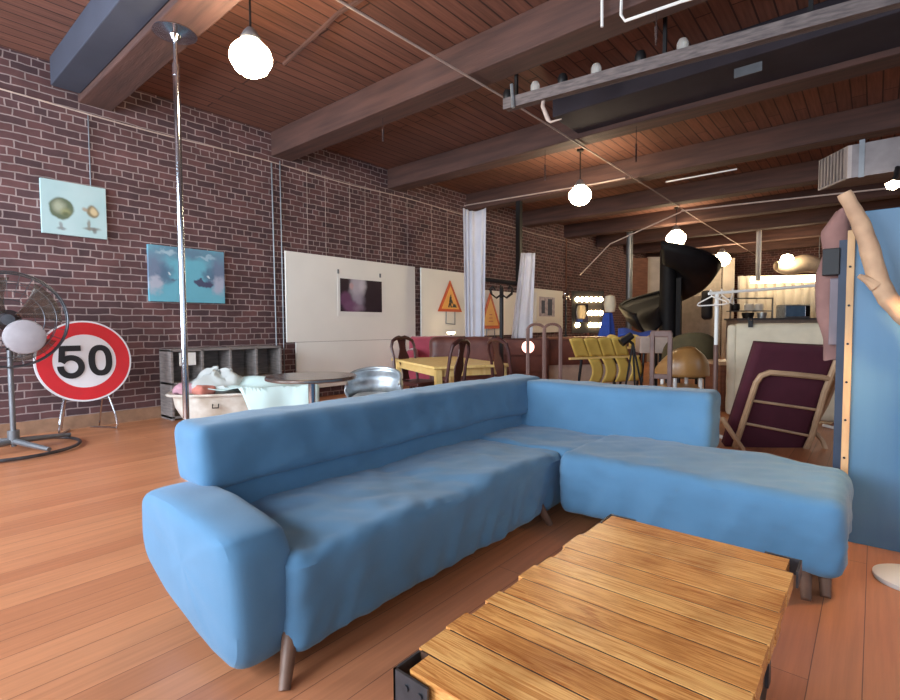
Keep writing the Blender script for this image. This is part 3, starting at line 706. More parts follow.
# ================================================================== blue corner sofa
t = thing('corner_sofa', 'large blue fabric corner sofa with chaise end on tapered legs', 'sofa', (-1.4, .85, 0), world=True)
def hem(lowz, amp=.012):
    def fn(p, n):
        if p.z < lowz + .12:
            k = (lowz + .12 - p.z) / .12
            p = p + Vector((0, 0, amp * k * noise.noise(Vector((p.x * 5, p.y * 5, 0)))))
        if n.z < .35 and p.z < .4:      # folds hanging down the skirt
            k = min(1, (.42 - p.z) / .3)
            p = p + Vector((n.x, n.y, 0)) * .024 * k * noise.noise(Vector((p.x * 6.5 + .8 * p.z, p.y * 6.5 + .9 * p.z, p.z * 1.3)))
            p = p + Vector((n.x, n.y, 0)) * .013 * k * (1 - 2 * abs(noise.noise(Vector((p.x * 8 + p.y * 8 - p.z * 3.5, p.z * 2, 6)))) ** .6)
        if n.z > .5:
            w1 = noise.noise(Vector((p.x * 2 + p.y * 1.2, p.y * .8, 8))) * .5
            c1 = noise.noise(Vector(((p.x * .8 + p.y * .6) * 1.6, (p.x * .6 - p.y * .8) * 13 + w1 * 5, 2)))
            c2 = noise.noise(Vector(((p.x * .9 - p.y * .4) * 1.4, (p.x * .4 + p.y * .9) * 11 + w1 * 6, 9)))
            p = p + Vector((0, 0, .011 * noise.noise(Vector((p.x * 3.2, p.y * 2.1, 4))) + .006 * c1 + .005 * c2))
        return p
    return fn
HEM = hem(.1)
SD = .022
def seatfn(p, n):
    p = HEM(p, n)
    if n.z > .3:       # slack seat, two cushions under the throw
        c = (p.y - .95) / 1.7
        p.z += .02 * math.sin(PI * ((c * 2) % 1)) - .012 
    return p
soft_box((-2.1, .9, .06), (-1.42, 2.74, .40), .05, SD, .006, 5, .006, seatfn).build('seat', 'sofa', t)
soft_box((-2.1, 2.72, .12), (-1.25, 3.34, .405), .05, SD, .006, 5, .004, HEM).build('corner_seat', 'sofa', t)
def chfn(p, n):
    p = HEM(p, n)
    if p.x > -.5 and p.y > 2.9:          # rounded free end
        k = (p.x + .5) / .42 * (p.y - 2.9) / .4
        p.y -= .12 * max(0, k)
    return p
soft_box((-1.37, 2.57, .085), (-.07, 3.3, .43), .06, SD, .006, 5, .005, chfn).build('chaise_seat', 'sofa', t)
def backfn(p, n):
    k = (p.z - .5) / .28
    q = .009 * noise.noise(Vector((p.y * 2.5 + p.z * 2, p.z * 9 - p.y * 1.5, 5))) + .006 * noise.noise(Vector((p.y * 9 + p.z * 3, p.z * 2.5, 1)))
    p = p + Vector((q if n.x > .3 else 0, 0, 0))
    return p + Vector((-.05 * k, 0, .012 * noise.noise(Vector((p.y * 2, p.z * 2, 3))))) + n * .004 * noise.noise(Vector((p.y * 4 + p.z * 8, p.z * 9, 0)))
soft_box((-2.27, .86, .495), (-1.99, 3.58, .755), .05, SD, .005, 5, .003, backfn).build('backrest', 'sofa', t)
soft_box((-2.25, .92, .2), (-2.04, 3.5, .53), .04, SD, .006, 6, .006).build('back_panel', 'sofa', t)
def b2fn(p, n):
    k = (p.z - .4) / .36
    return p + Vector((0, .05 * k, .01 * noise.noise(Vector((p.x * 2, 3, p.z))))) + n * .004 * noise.noise(Vector((p.x * 5, p.z * 9, 2)))
soft_box((-2.2, 3.26, .36), (-.735, 3.54, .735), .05, SD, .005, 5, .003, b2fn).build('short_backrest', 'sofa', t)
# arm: rounded leaning outline, extruded
arm = [(-2.27, .44), (-2.285, .34), (-2.245, .23), (-2.09, .125), (-1.84, .06), (-1.62, .035), (-1.51, .055), (-1.475, .17), (-1.475, .37), (-1.495, .455), (-1.555, .495), (-1.85, .525), (-2.12, .52), (-2.23, .495)]
mb = MB()
def arm_pt(i, f, y):
    c = Vector((-1.83, .33)); p = Vector(arm[i]); q = c + (p - c) * f; return (q.x, y, q.y)
secs = [(0.0, .708), (.5, .708), (.83, .714), (.94, .728), (.985, .755), (1.0, .79), (1.0, .86), (.985, .905), (.945, .932), (.8, .945), (0, .945)]
# resample the outline smoothly
def crom(P, n):
    out = []; m = len(P)
    for i in range(m):
        p0, p1, p2, p3 = (Vector(P[(i + j - 1) % m]) for j in range(4))
        for q in range(n):
            s = q / n
            out.append(.5 * ((2 * p1) + (p2 - p0) * s + (2 * p0 - 5 * p1 + 4 * p2 - p3) * s * s + (3 * p1 - p0 - 3 * p2 + p3) * s ** 3))
    return out
A2 = crom(arm, 5); cc = Vector((-1.83, .33)); rings = []
for f, y in secs:
    ring = []
    for p in A2:
        q = cc + (p - cc) * max(f, .02)
        v = Vector((q.x, y - .06 * (q.y - .3), q.y))
        v += Vector((0, .008 * noise.noise(v * 5) + .005 * noise.noise(v * 11), .006 * noise.noise(v * 7)))
        ring.append(mb.bm.verts.new(v))
    rings.append(ring)
m_ = len(A2)
for A, B in zip(rings, rings[1:]):
    for q in range(m_): mb.bm.faces.new((A[q], A[(q + 1) % m_], B[(q + 1) % m_], B[q]))
mb.bm.faces.new(rings[0]); mb.bm.faces.new(rings[-1][::-1])
mb.build('arm', 'sofa', t, subsurf=1)
MB().bb((-2.1, .95, .14), (-1.45, 3.3, .24)).bb((-1.6, 2.85, .14), (-.15, 3.2, .24)).build('base_frame', 'dark', t, smooth=False)
for (a, b) in (((-1.5, .93), (-1.40, .835)), ((-2.06, .98), (-2.07, .86)), ((-1.48, 2.5), (-1.41, 2.56)), ((-.22, 2.72), (-.19, 2.52)), ((-.15, 2.76), (-.13, 2.6)), ((-.2, 3.12), (-.16, 3.18)), ((-2.05, 3.3), (-2.08, 3.4))):
    MB().tube([(a[0], a[1], .16), (b[0], b[1], 0)], [.032, .019], 12).build('leg', 'sofa_leg', t)

# ================================================================== coffee table
t = thing('coffee_table', 'low industrial cart coffee table of honey planks with dark steel corners', 'table', (-.46, 1.28, 0), world=True)
mats_pl = []
for j, (c1, c2) in enumerate((((230, 168, 98), (184, 112, 56)), ((236, 180, 110), (198, 128, 66)), ((222, 158, 90), (174, 104, 52)))):
    m = bpy.data.materials.new('honey_plank'); m.use_nodes = True; nt = m.node_tree; b = nt.nodes['Principled BSDF']; Lk = nt.links.new
    tcn = nt.nodes.new('ShaderNodeTexCoord'); mp = nt.nodes.new('ShaderNodeMapping'); mp.inputs['Scale'].default_value = (3.2, 52, 52); mp.inputs['Location'].default_value = (j * 3.3, j * 1.7, 0)
    Lk(tcn.outputs['Object'], mp.inputs[0])
    wv = nt.nodes.new('ShaderNodeTexNoise'); wv.inputs['Scale'].default_value = 1.1; wv.inputs['Detail'].default_value = 8; wv.inputs['Roughness'].default_value = .6; wv.inputs['Distortion'].default_value = 2.6
    Lk(mp.outputs[0], wv.inputs['Vector'])
    n2 = nt.nodes.new('ShaderNodeTexNoise'); n2.inputs['Scale'].default_value = 5; n2.inputs['Detail'].default_value = 3; Lk(tcn.outputs['Object'], n2.inputs['Vector'])
    rp = nt.nodes.new('ShaderNodeValToRGB'); rp.color_ramp.elements[0].position = .36; rp.color_ramp.elements[1].position = .58
    rp.color_ramp.elements[0].color = lin(c2); rp.color_ramp.elements[1].color = lin(c1)
    Lk(wv.outputs['Fac'], rp.inputs[0])
    mx = nt.nodes.new('ShaderNodeMix'); mx.data_type = 'RGBA'; mx.blend_type = 'MULTIPLY'; mx.inputs['Factor'].default_value = .6
    r2 = nt.nodes.new('ShaderNodeValToRGB'); r2.color_ramp.elements[0].position = .32; r2.color_ramp.elements[0].color = (.5, .36, .25, 1); r2.color_ramp.elements[1].position = .52; r2.color_ramp.elements[1].color = (1, 1, 1, 1)
    Lk(n2.outputs['Fac'], r2.inputs[0]); Lk(rp.outputs[0], mx.inputs['A']); Lk(r2.outputs[0], mx.inputs['B'])
    Lk(mx.outputs['Result'], b.inputs['Base Color']); b.inputs['Roughness'].default_value = .25
    bp = nt.nodes.new('ShaderNodeBump'); bp.inputs['Strength'].default_value = .25; bp.inputs['Distance'].default_value = .004
    Lk(wv.outputs['Fac'], bp.inputs['Height']); Lk(bp.outputs['Normal'], b.inputs['Normal'])
    mats_pl.append(m)
ys = [.735, .80, .90, .985, 1.055, 1.125, 1.225, 1.32, 1.40, 1.49, 1.62, 1.76, 1.86]
for j in range(len(ys) - 1):
    x0 = -.775 + (.035, 0, -.005, .01, .0, .012, -.004, .006, .014, .0, .012, .02)[j]
    x1 = -.165 + (0, .002, -.002, .001, .0, .002, -.002, 0, .002, -.002, .0, -.02)[j]
    mb = MB(); mb.bb((x0, ys[j] + .0028, .375), (x1, ys[j + 1] - .0028, .42 + random.uniform(-.0005, .0005)))
    mb.build('plank', mats_pl[j % 3], t, smooth=False)
mb = MB()
for y in ys[1:-1]: mb.bb((-.765, y - .0027, .372), (-.17, y + .0027, .4188))
mb.build('joint_filler', mat('joint_grime', (66, 38, 22), .8), t, smooth=False)
MB().bb((-.73, .76, .362), (-.2, 1.84, .372)).build('under_deck', 'iron', t, smooth=False)
MB().bb((-.72, .76, .30), (-.69, 1.8, .375)).bb((-.24, .76, .30), (-.21, 1.8, .375)).bb((-.75, .745, .30), (-.19, .775, .375)).bb((-.75, 1.77, .30), (-.19, 1.8, .375)).build('frame', 'yellow_wood', t, smooth=False)
mb = MB()
def bracket(x, y, sx_, sy_):
    mb = MB(); ZL = .28 if y < 1 else .365
    mb.bb((x, y, ZL), (x + sx_ * .10, y + sy_ * .006, .415)).bb((x, y, ZL), (x + sx_ * .006, y + sy_ * .10, .415))
    for q in (.04, .08): mb.cyl((x + sx_ * q, y - sy_ * .004, .39), (x + sx_ * q, y, .39), .007, n=10)
    mb.build('corner_bracket', 'gun', t, smooth=False)
bracket(-.775, .722, 1, 1); bracket(-.16, .722, -1, 1); bracket(-.772, 1.885, 1, -1); bracket(-.155, 1.885, -1, -1)
for x in (-.68, -.25):
    for y in (.85, 1.7):
        MB().cyl((x - .025, y, .1), (x + .025, y, .1), .1, n=28).build('wheel', 'iron', t)
        MB().bb((x - .04, y - .02, .09), (x - .03, y + .02, .32)).bb((x + .03, y - .02, .09), (x + .04, y + .02, .32)).build('caster_fork', 'gun', t, smooth=False)

# ================================================================== right side: blue panel, branch, lamp
PY = 3.36
pa = ony(848, 230, PY); zpan = ony(865, 211, PY).z
t = thing('partition_panel', 'tall glossy blue partition panel with pale wood edge strip on the right', 'partition', (.5, PY, 0), world=True)
xl = ony(851, 350, PY).x
MB().bb((xl, PY, 0), (1.5, PY + .05, zpan)).build('sheet', 'panel', t, smooth=False, bevel=.003)
xs0 = ony(844.2, 350, PY - .02).x
mb = MB().bb((xs0, PY - .02, .02), (xl + .004, PY + .05, ony(848, 231, PY).z))
mb.build('edge_strip', 'pale_wood', t, smooth=False, bevel=.002)
for q in range(8):
    z = .25 + q * .2
    MB().cyl(((xs0 + xl) / 2, PY - .025, z), ((xs0 + xl) / 2, PY - .02, z), .006, n=10).build('screw', 'iron', t)
MB().bb((xs0 - .035, PY + .01, 0), (xs0, PY + .05, ony(840, 240, PY).z)).build('side_post', 'panel_edge', t, smooth=False)
MB().bb((xs0 - .105, PY + .0, ony(833, 275, PY).z), (xs0 - .03, PY + .06, ony(833, 248, PY).z)).build('latch_box', 'iron', t, smooth=False, bevel=.004)
MB().bb((xs0 - .07, PY + .02, ony(833, 345, PY).z), (xs0 - .03, PY + .06, ony(833, 278, PY).z)).build('lock_case', mat('mauve_metal', (104, 92, 100), .5), t, smooth=False, bevel=.004)
# pinkish cloth hanging behind the panel edge
def pinkf(u, v):
    a = 2 * PI * u
    yy = 210 + 150 * v
    wl = [836, 820, 823, 815, 815, 816, 823][min(6, int(v * 6.99))]
    wl2 = [836, 820, 823, 815, 815, 816, 823][min(6, int(v * 6.99) + 1)]
    f = v * 6.99 - int(v * 6.99); wl = wl * (1 - f) + wl2 * f
    p0 = ony(wl, yy, PY + .12); p1 = ony(852, yy, PY + .12)
    c = (p0 + p1) / 2; h = (p1 - p0).length / 2
    return (c.x + h * math.cos(a), PY + .13 + .05 * math.sin(a) * (1 + .3 * math.sin(v * 17)), c.z + .006 * math.sin(a * 3))
tag(MB().grid(pinkf, 24, 30, closed_u=True).build('hanging_cloth', 'pink'), 'pinkish brown bundle of cloth hanging behind the edge of the blue panel', 'cloth')
# driftwood
t = thing('driftwood_branch', 'curved pale driftwood branch leaning in front of the blue panel', 'branch', ony(880, 300, 3.2), world=True)
pts = [ony(x, y, Y) for x, y, Y in ((844, 193, 3.16), (851, 205, 3.17), (860, 222, 3.19), (868, 243, 3.2), (873, 262, 3.21), (879, 282, 3.22), (888, 299, 3.22), (903, 315, 3.22), (930, 335, 3.22), (965, 420, 3.1))]
pts.append(Vector((pts[-1].x + .1, 3.0, .0)))
sm = []
for i in range(len(pts) - 1):
    for q in range(4): sm.append(pts[i].lerp(pts[i + 1], q / 4))
sm.append(pts[-1])
MB().tube(sm, [.04 * (.75 + .3 * min(1, i / 14)) * (1 + .12 * noise.noise(Vector((i * .4, 0, 0)))) for i in range(len(sm))], 12).build('stem', 'drift', t)
MB().tube([ony(876, 286, 3.2), ony(868, 280, 3.19), ony(859, 276, 3.17)], [.03, .02, .011], 8).build('twig', 'drift', t)
# lamp base at right
lb = onz(904, 581, 0)
t = thing('floor_lamp', 'floor lamp with round white base in front of the blue panel', 'lamp', (lb.x + .03, lb.y, 0))
MB().lathe([(0, 0), (.135, 0), (.14, .01), (.14, .022), (.125, .03), (.03, .036), (0, .036)], n=40).build('base', 'white', t)
MB().cyl((.02, 0, .03), (.16, 0, 1.35), .011).build('pole', 'steel', t)
MB().lathe([(.06, 1.5), (.14, 1.3), (.15, 1.3), (.07, 1.51)], (.16, 0, 0), n=28).build('lamp_shade', 'white', t)
MB().lathe([(0, -.05), (.035, -.035), (.05, 0), (.035, .04), (.02, .09), (0, .09)], (.16, 0, 1.36), n=18).build('bulb', emit('warm_bulb', (255, 206, 146), 280), t)

# ================================================================== lounger and things behind the chaise
D_ = 4.55
TL, TR_, BL, BR = at(757, 343, D_ - .1), at(838, 347, D_ - .1), at(724, 445, D_ + .25), at(797, 466, D_ + .25)
nrm = (TR_ - TL).cross(BL - TL).normalized()
if nrm.dot(EYE - TL) < 0: nrm = -nrm
t = thing('lounge_chair', 'burgundy lounge chair with bent beech frame, seen from behind the chaise', 'chair', (TL.lerp(BR, .5).x, TL.lerp(BR, .5).y, 0), world=True)
def LP(u, v, off=0): return TL.lerp(TR_, u).lerp(BL.lerp(BR, u), v) + nrm * off
mb = MB(); NU, NV = 14, 18
def lsurf(u, v):
    uu, vv = u, v
    return LP(uu, vv, -.02 + .012 * math.sin(PI * u) * 1)
mb.grid(lsurf, NU, NV); mb.build('cushion', 'burg', t, solid=.09, bevel=0)
MB().tube([LP(.1, 1.0, .05), LP(.1, .7, .05), LP(.1, .34, .05), LP(.13, .27, .055), LP(.22, .235, .055), LP(.5, .23, .055), LP(.88, .23, .055), LP(.97, .24, .05)], .026, 8).build('frame', 'bent', t)
MB().tube([LP(1.0, .04, .04), LP(.96, .35, .06), LP(.99, .7, .06), LP(.96, 1.0, .05)], .026, 8).build('frame', 'bent', t)
for v_ in (.51, .73): MB().tube([LP(.08, v_, .045), LP(.97, v_ - .015, .045)], .013, 8).build('slat', 'bent', t)
MB().tube([at(722, 418, D_ + .1), at(731, 432, D_), at(742, 448, D_ - .05), at(752, 470, D_ - .1), at(758, 510, D_ - .1)], .022, 8).build('leg', 'bent', t)
MB().tube([at(808, 425, D_ + .2), at(822, 440, D_ + .15), at(829, 458, D_ + .1), at(832, 500, D_)], .022, 8).build('leg', 'bent', t)
MB().tube([at(833, 352, D_), at(836, 380, D_ + .1), at(826, 405, D_ + .2), at(812, 430, D_ + .3)], .02, 8).build('arm', 'bent', t)
# cream upholstered board behind
p0 = flat(at(787, 400, 6.1))
t = thing('mattress', 'cream padded mattress standing upright behind the burgundy lounger', 'mattress', p0, math.radians(40 - 32))
zt = at(790, 323, 6.1).z
soft_box((-.6, -.11, .02), (.67, .09, zt), .08, .06, .006).build('pad', 'cream', t)
soft_box((-.65, -.13, .02), (-.54, .11, zt - .015), .045, .05, .006).build('side_bolster', 'cream', t)
MB().bb((-.42, -.13, zt - .05), (-.37, .11, zt + .03)).tube([(-.415, -.13, zt + .0), (-.415, -.13, zt + .07), (-.375, -.13, zt + .07), (-.375, -.13, zt)], .006, 6).build('binder_clip', 'iron', t, smooth=False)

# clothes rack
rp0, rp1 = at(717, 293, 5.15), at(850, 283, 5.3)
rb = flat(rp0)
t = thing('clothes_rack', 'white tubular clothes rack standing behind the sofa', 'clothes rack', rb, world=True)
MB().tube([rp0 + (rp0 - rp1) * .06, rp1], .016, 10).build('rail', 'white', t)
MB().tube([(rp0.x, rp0.y, rp0.z), (rp0.x, rp0.y, .85)], .019, 10).build('upright', 'white', t)
MB().tube([(rp0.x, rp0.y, .95), (rp0.x, rp0.y, .02)], .023, 10).build('lower_upright', 'mauve_wood', t)
MB().tube([(rp1.x, rp1.y, rp1.z), (rp1.x, rp1.y, .02)], .019, 10).build('upright', 'white', t)
MB().tube([(rp0.x - .1, rp0.y + .1, .02), (rp0.x + .16, rp0.y - .16, .02)], .019, 8).build('foot', 'white', t)
MB().tube([(rp1.x - .2, rp1.y + .2, .02), (rp1.x + .2, rp1.y - .2, .02)], .019, 8).build('foot', 'white', t)
for j, (x, ang, l) in enumerate(((712, .15, 'white wire clothes hanger at the left tip of the clothes rack'), (722, .5, 'wire clothes hanger second from the left tip of the rack'), (732, .9, 'wire clothes hanger furthest along the rack from its left tip'))):
    f = (x - 717) / 133; c = rp0.lerp(rp1, f)
    dx, dy = math.cos(2.6 - ang), math.sin(2.6 - ang)
    P = lambda s, z: (c.x + dx * s, c.y + dy * s, c.z + z)
    mb = MB().tube([P(.0, .02), P(.02, .035), P(.03, .015), P(.0, -.03), P(-.2, -.09), P(-.22, -.11), P(-.19, -.12), P(.19, -.12), P(.22, -.11), P(.2, -.09), P(.0, -.03)], .007, 6)
    tag(mb.build('clothes_hanger', 'white'), l, 'hanger', 'hangers on the rack')

# slatted wooden chair with white legs, tan tub chair, olive armchair
def post_chair(loc, rz, label):
    t = thing('high_back_chair', label, 'chair', loc, rz)
    for s in (-1, 1):
        MB().bb((-.03, s * .085 - .022, .0), (.03, s * .085 + .022, 1.08)).build('back_post', 'mauve_wood', t, smooth=False, bevel=.006)
    MB().bb((-.025, -.1, 1.03), (.025, .1, 1.1)).build('top_rail', 'mauve_wood', t, smooth=False, bevel=.01)
    MB().bb((-.02, -.08, .6), (.02, .08, .65)).build('cross_rail', 'mauve_wood', t, smooth=False, bevel=.004)
    MB().bb((-.03, -.17, .42), (.36, .17, .46)).build('seat', 'mauve_wood', t, smooth=False, bevel=.01)
    for s in (-1, 1): MB().bb((.31, s * .15 - .018, 0), (.35, s * .15 + .018, .42)).build('leg', 'mauve_wood', t, smooth=False)
    return t
post_chair(flat(at(661, 360, 5.2)), math.radians(100), 'mauve brown wooden chair with two tall back posts, left of the tan tub chair')
def tub_chair(loc, rz, r, zt, m, label, legm, zs=.45, z0=.38):
    t = thing('tub_chair', label, 'chair', loc, rz, None)
    def sh(u, v):
        a = math.radians(-100 + 200 * u); top = zs + (zt - zs) * max(.0, math.cos(a * .85)) ** .5
        z = z0 + (top - z0) * v; rr = r * ((1.02 - .42 * v ** 4) if z0 > .5 else (.82 + .2 * math.sin(v * PI * .6)))
        return (-rr * math.cos(a), rr * math.sin(a), z)
    MB().grid(sh, 30, 10).build('shell', m, t, solid=.03)
    MB().lathe([(0, .45), (r * .8, .45), (r * .86, .42), (r * .8, .37), (0, .37)], n=28).build('seat', m, t)
    for a in (40, 140, 220, 320): MB().cyl((r * .85 * math.cos(math.radians(a)), r * .85 * math.sin(math.radians(a)), 0), (r * .8 * math.cos(math.radians(a)), r * .8 * math.sin(math.radians(a)), .55), .022, n=10).build('leg', legm, t)
    return t
tub_chair(flat(at(681, 370, 5.9)), math.radians(130), .28, .9, 'tan', 'round tan shell tub chair with white legs behind the sofa', 'white', .6, .57)
tub_chair(flat(at(688, 360, 7.6)), math.radians(120), .35, 1.05, 'olive', 'larger dark olive tub chair behind the tan one', 'iron')
# brown crate / table beside it
pt = flat(at(730, 380, 6.9))
t = thing('side_cabinet', 'low brown cabinet with pale top between the tub chair and the mattress', 'cabinet', pt, math.radians(40))
MB().bb((-.24, -.2, 0), (.24, .2, .62)).build('body', 'brown_wood', t, smooth=False)
MB().bb((-.28, -.24, .62), (.28, .24, .67)).build('top', 'bent', t, smooth=False, bevel=.006)
cdr = MB().bb((-.21, -.212, .08), (.21, -.2, .56)).build('door', 'brown_wood', t, smooth=False, bevel=.004)
MB().lathe([(0, 0), (.01, 0), (.018, .015), (0, .022)], (.16, -.212, .36), 12, Matrix.Rotation(PI / 2, 3, 'X')).build('knob', 'galv', cdr)
# hoop back chair / stool pair left
ph = flat(at(537, 360, 4.8))
t = thing('hoop_back_bench', 'mauve wooden bench with hooped back rails behind the sofa corner', 'bench', ph, math.radians(40))
MB().bb((-.1, -.02, .4), (.42, .38, .44)).build('seat', 'mauve_wood', t, smooth=False, bevel=.008)
for x in (-.09, .065, .22):
    MB().bb((x - .016, -.03, 0), (x + .016, .0, 1.13)).build('back_post', 'mauve_wood', t, smooth=False, bevel=.005)
for x in (-.09, .065):
    MB().tube([(x + .0775 + .0775 * math.cos(a), -.015, 1.12 + .05 * math.sin(a)) for a in [PI * q / 12 for q in range(13)]], .013, 8).build('hoop', 'mauve_wood', t)
for x in (-.08, .4): MB().bb((x - .016, .34, 0), (x + .016, .37, .4)).build('leg', 'mauve_wood', t, smooth=False)

# sideboard with pale plinth
q0, q1 = at(548, 340, 9.4), at(640, 338, 9.8)
dv = (q1 - q0); L0 = Vector((dv.x, dv.y, 0)).length; mid = flat(q0.lerp(q1, .5))
t = thing('sideboard', 'long brown sideboard below the vanity mirror and far board', 'sideboard', mid, math.atan2(dv.y, dv.x))
MB().bb((-L0 / 2, -.02, .42), (L0 / 2, .5, .9)).build('body', 'leather', t, smooth=False)
MB().bb((-L0 / 2 - .02, -.05, .9), (L0 / 2 + .02, .52, .94)).build('top', 'brown_wood', t, smooth=False, bevel=.005)
MB().bb((-L0 / 2 + .03, .0, 0), (L0 / 2 - .03, .45, .42)).build('plinth', 'plinth', t, smooth=False)
for j in range(3):
    sdr = MB().bb((-L0 / 2 + .03 + j * (L0 - .04) / 3, -.035, .45), (-L0 / 2 + (j + 1) * (L0 - .04) / 3, -.02, .87)).build('door', 'leather', t, smooth=False, bevel=.004)
    MB().lathe([(0, 0), (.012, 0), (.02, .015), (0, .025)], (-L0 / 2 + (j + .9) * (L0 - .04) / 3, -.035, .7), 12, Matrix.Rotation(PI / 2, 3, 'X')).build('knob', 'galv', sdr)
# vanity mirror with bulbs
vd = 12.1
v0, v1 = at(572, 291, vd), at(603, 333, vd)
t = thing('vanity_mirror', 'dressing mirror framed with rows of glowing bulbs on the brick side', 'mirror', flat(v0.lerp(v1, .5)), world=True)
ux = Vector((ray(603, 310) - ray(572, 310))); ux.z = 0; ux.normalize()
pn = Vector((ux.y, -ux.x, 0))
def VP(x, y, off=0): return at(x, y, vd) + pn * off
MB().prism([VP(572, 291), VP(604, 291), VP(604, 333), VP(572, 333)], pn * -.06).build('frame', 'iron', t, smooth=False)
MB().prism([VP(576, 304, .004), VP(588, 304, .004), VP(588, 322, .004), VP(576, 322, .004)], pn * .004).build('glass', 'mirror', t, smooth=False)
for (xa, xb, y, n_) in ((577, 600, 299.5, 6), (590, 600, 313, 3), (577, 580, 325, 1), (590, 600, 325, 3)):
    for q in range(n_):
        x = xa + (xb - xa) * (q / max(1, n_ - 1)); c = VP(x, y, .05)
        MB().lathe([(0, -.062), (.044, -.044), (.062, 0), (.044, .044), (0, .062)], c, 12).build('bulb', 'bulb_small', t)
MB().bb((flat(v0.lerp(v1, .5)).x - .05, flat(v0.lerp(v1, .5)).y - .02, 0), (flat(v0.lerp(v1, .5)).x + .05, flat(v0.lerp(v1, .5)).y + .1, v1.z)).build('stand', 'mahogany', t, smooth=False)
# curled sculpture left of vanity
pv = at(566, 300, 11.2)
t = thing('wire_sculpture', 'small bright curled metal sculpture on a post left of the vanity mirror', 'sculpture', flat(pv), world=True)
MB().tube([pv + Vector((.1 * math.cos(a) * (1 - a / 9), .1 * math.sin(a) * .4, .1 * math.sin(a) + a * .025)) for a in [q * .35 for q in range(22)]], .022, 8).build('curl', 'steel', t)
MB().cyl((pv.x, pv.y, .93), (pv.x, pv.y, pv.z), .02).cyl((pv.x, pv.y, 0), (pv.x, pv.y, .95), .05).build('post', 'iron', t)
# blue robe
def robe(u, v):
    a = 2 * PI * u; c = at(608 - 2 * v, 313 + 25 * v, 10.9); r = (.08 + .1 * v) * (1 + .15 * math.sin(a * 5))
    return (c.x + r * math.cos(a), c.y + r * math.sin(a), c.z)
t = thing('robe_stand', 'blue robe hung on a stand right of the vanity mirror', 'robe', flat(at(607, 330, 10.9)), world=True)
MB().grid(robe, 24, 8, closed_u=True).build('robe', 'blue_cloth', t)
cc_ = at(610, 304, 10.9)
MB().lathe([(0, -.2), (.1, -.17), (.13, .0), (.1, .17), (0, .2)], cc_, 16).build('hat', 'cream', t)
MB().cyl((cc_.x, cc_.y, 0), (cc_.x, cc_.y, cc_.z), .02).build('pole', 'iron', t)
def tarp(u, v):
    p = at(618 + 40 * u, 329 + 4 * u + (8 - 5 * u) * v, 9.2 - .3 * v); p.z += .03 * math.sin(u * 9); return p
tag(MB().grid(tarp, 16, 6).build('blue_sheet', 'blue_cloth', solid=.02), 'blue sheet stretched low below the spiral slide', 'sheet')

# yellow linked seats
yb = flat(at(600, 360, 7.5))
t = thing('linked_seats', 'row of four linked yellow laminate auditorium seats behind the sofa', 'seats', yb, math.radians(64))
for j in range(4):
    x = -.5 + j * .255
    def bk(u, v, x=x): return (x + .25 * u + .2 * v - .1, -.05 + .1 * v, .96 - .28 * v + .02 * math.sin(u * PI))
    MB().grid(bk, 6, 6).build('backrest', 'yellow', t, solid=.018)
    def st(u, v, x=x): return (x + .30 + .2 * u + .06 * math.sin(v * PI), .02 - .02 * math.sin(v * PI), .66 - .36 * v)
    MB().grid(st, 6, 8).build('seat', 'yellow', t, solid=.018)
MB().bb((-.52, .03, .66), (.8, .07, .69)).build('rail', 'yellow_wood', t, smooth=False)
for x in (-.3, .5): MB().tube([(x, .05, .66), (x - .05, .1, .02)], .02, 8).bb((x - .2, .06, 0), (x + .2, .12, .03)).build('leg', 'iron', t)
t = thing('linked_seats', 'second pair of yellow laminate seats lying behind the row of four', 'seats', flat(at(628, 345, 8.4)), math.radians(40))
for j in range(2):
    MB().grid(lambda u, v, j=j: (-.35 + .38 * j + .34 * u, .05 * v, .98 - .2 * v + .03 * math.sin(u * 7)), 6, 5).build('backrest', 'yellow', t, solid=.02)
MB().bb((-.35, .04, .76), (.7, .1, .8)).build('rail', 'yellow_wood', t, smooth=False)
for x in (-.2, .5): MB().bb((x - .02, .05, 0), (x + .02, .09, .77)).build('leg', 'iron', t, smooth=False)
# black camera-like tool on a folding stool
pe = at(627, 345, 7.0)
t = thing('tripod_light', 'black stage lamp tilted on a folding stand right of the yellow seats', 'lamp', flat(pe), world=True)
MB().tube([at(621, 343, 7.0), at(632, 335, 7.0)], [.06, .05], 14).build('barrel', 'iron', t)
for (x, y) in ((622, 384), (636, 384), (646, 384)): MB().tube([at(633, 343, 7.0), flat(at(x, y, 7.0)) + Vector((0, 0, .01))], .014, 8).build('leg', 'iron', t)
MB().tube([at(627, 339, 7.0), at(633, 344, 7.0)], .02, 8).build('yoke', 'iron', t)
ps = at(652, 348, 8.0)
t = thing('pale_stool', 'pale square topped stool beside the black stage lamp', 'stool', flat(ps), math.radians(30))
MB().bb((-.22, -.2, .72), (.22, .2, .98)).build('seat', 'plinth', t, smooth=False, bevel=.02)
for a in (-1, 1):
    for b in (-1, 1): MB().tube([(a * .15, b * .15, .73), (a * .2, b * .18, 0)], .018, 8).build('leg', 'iron', t)

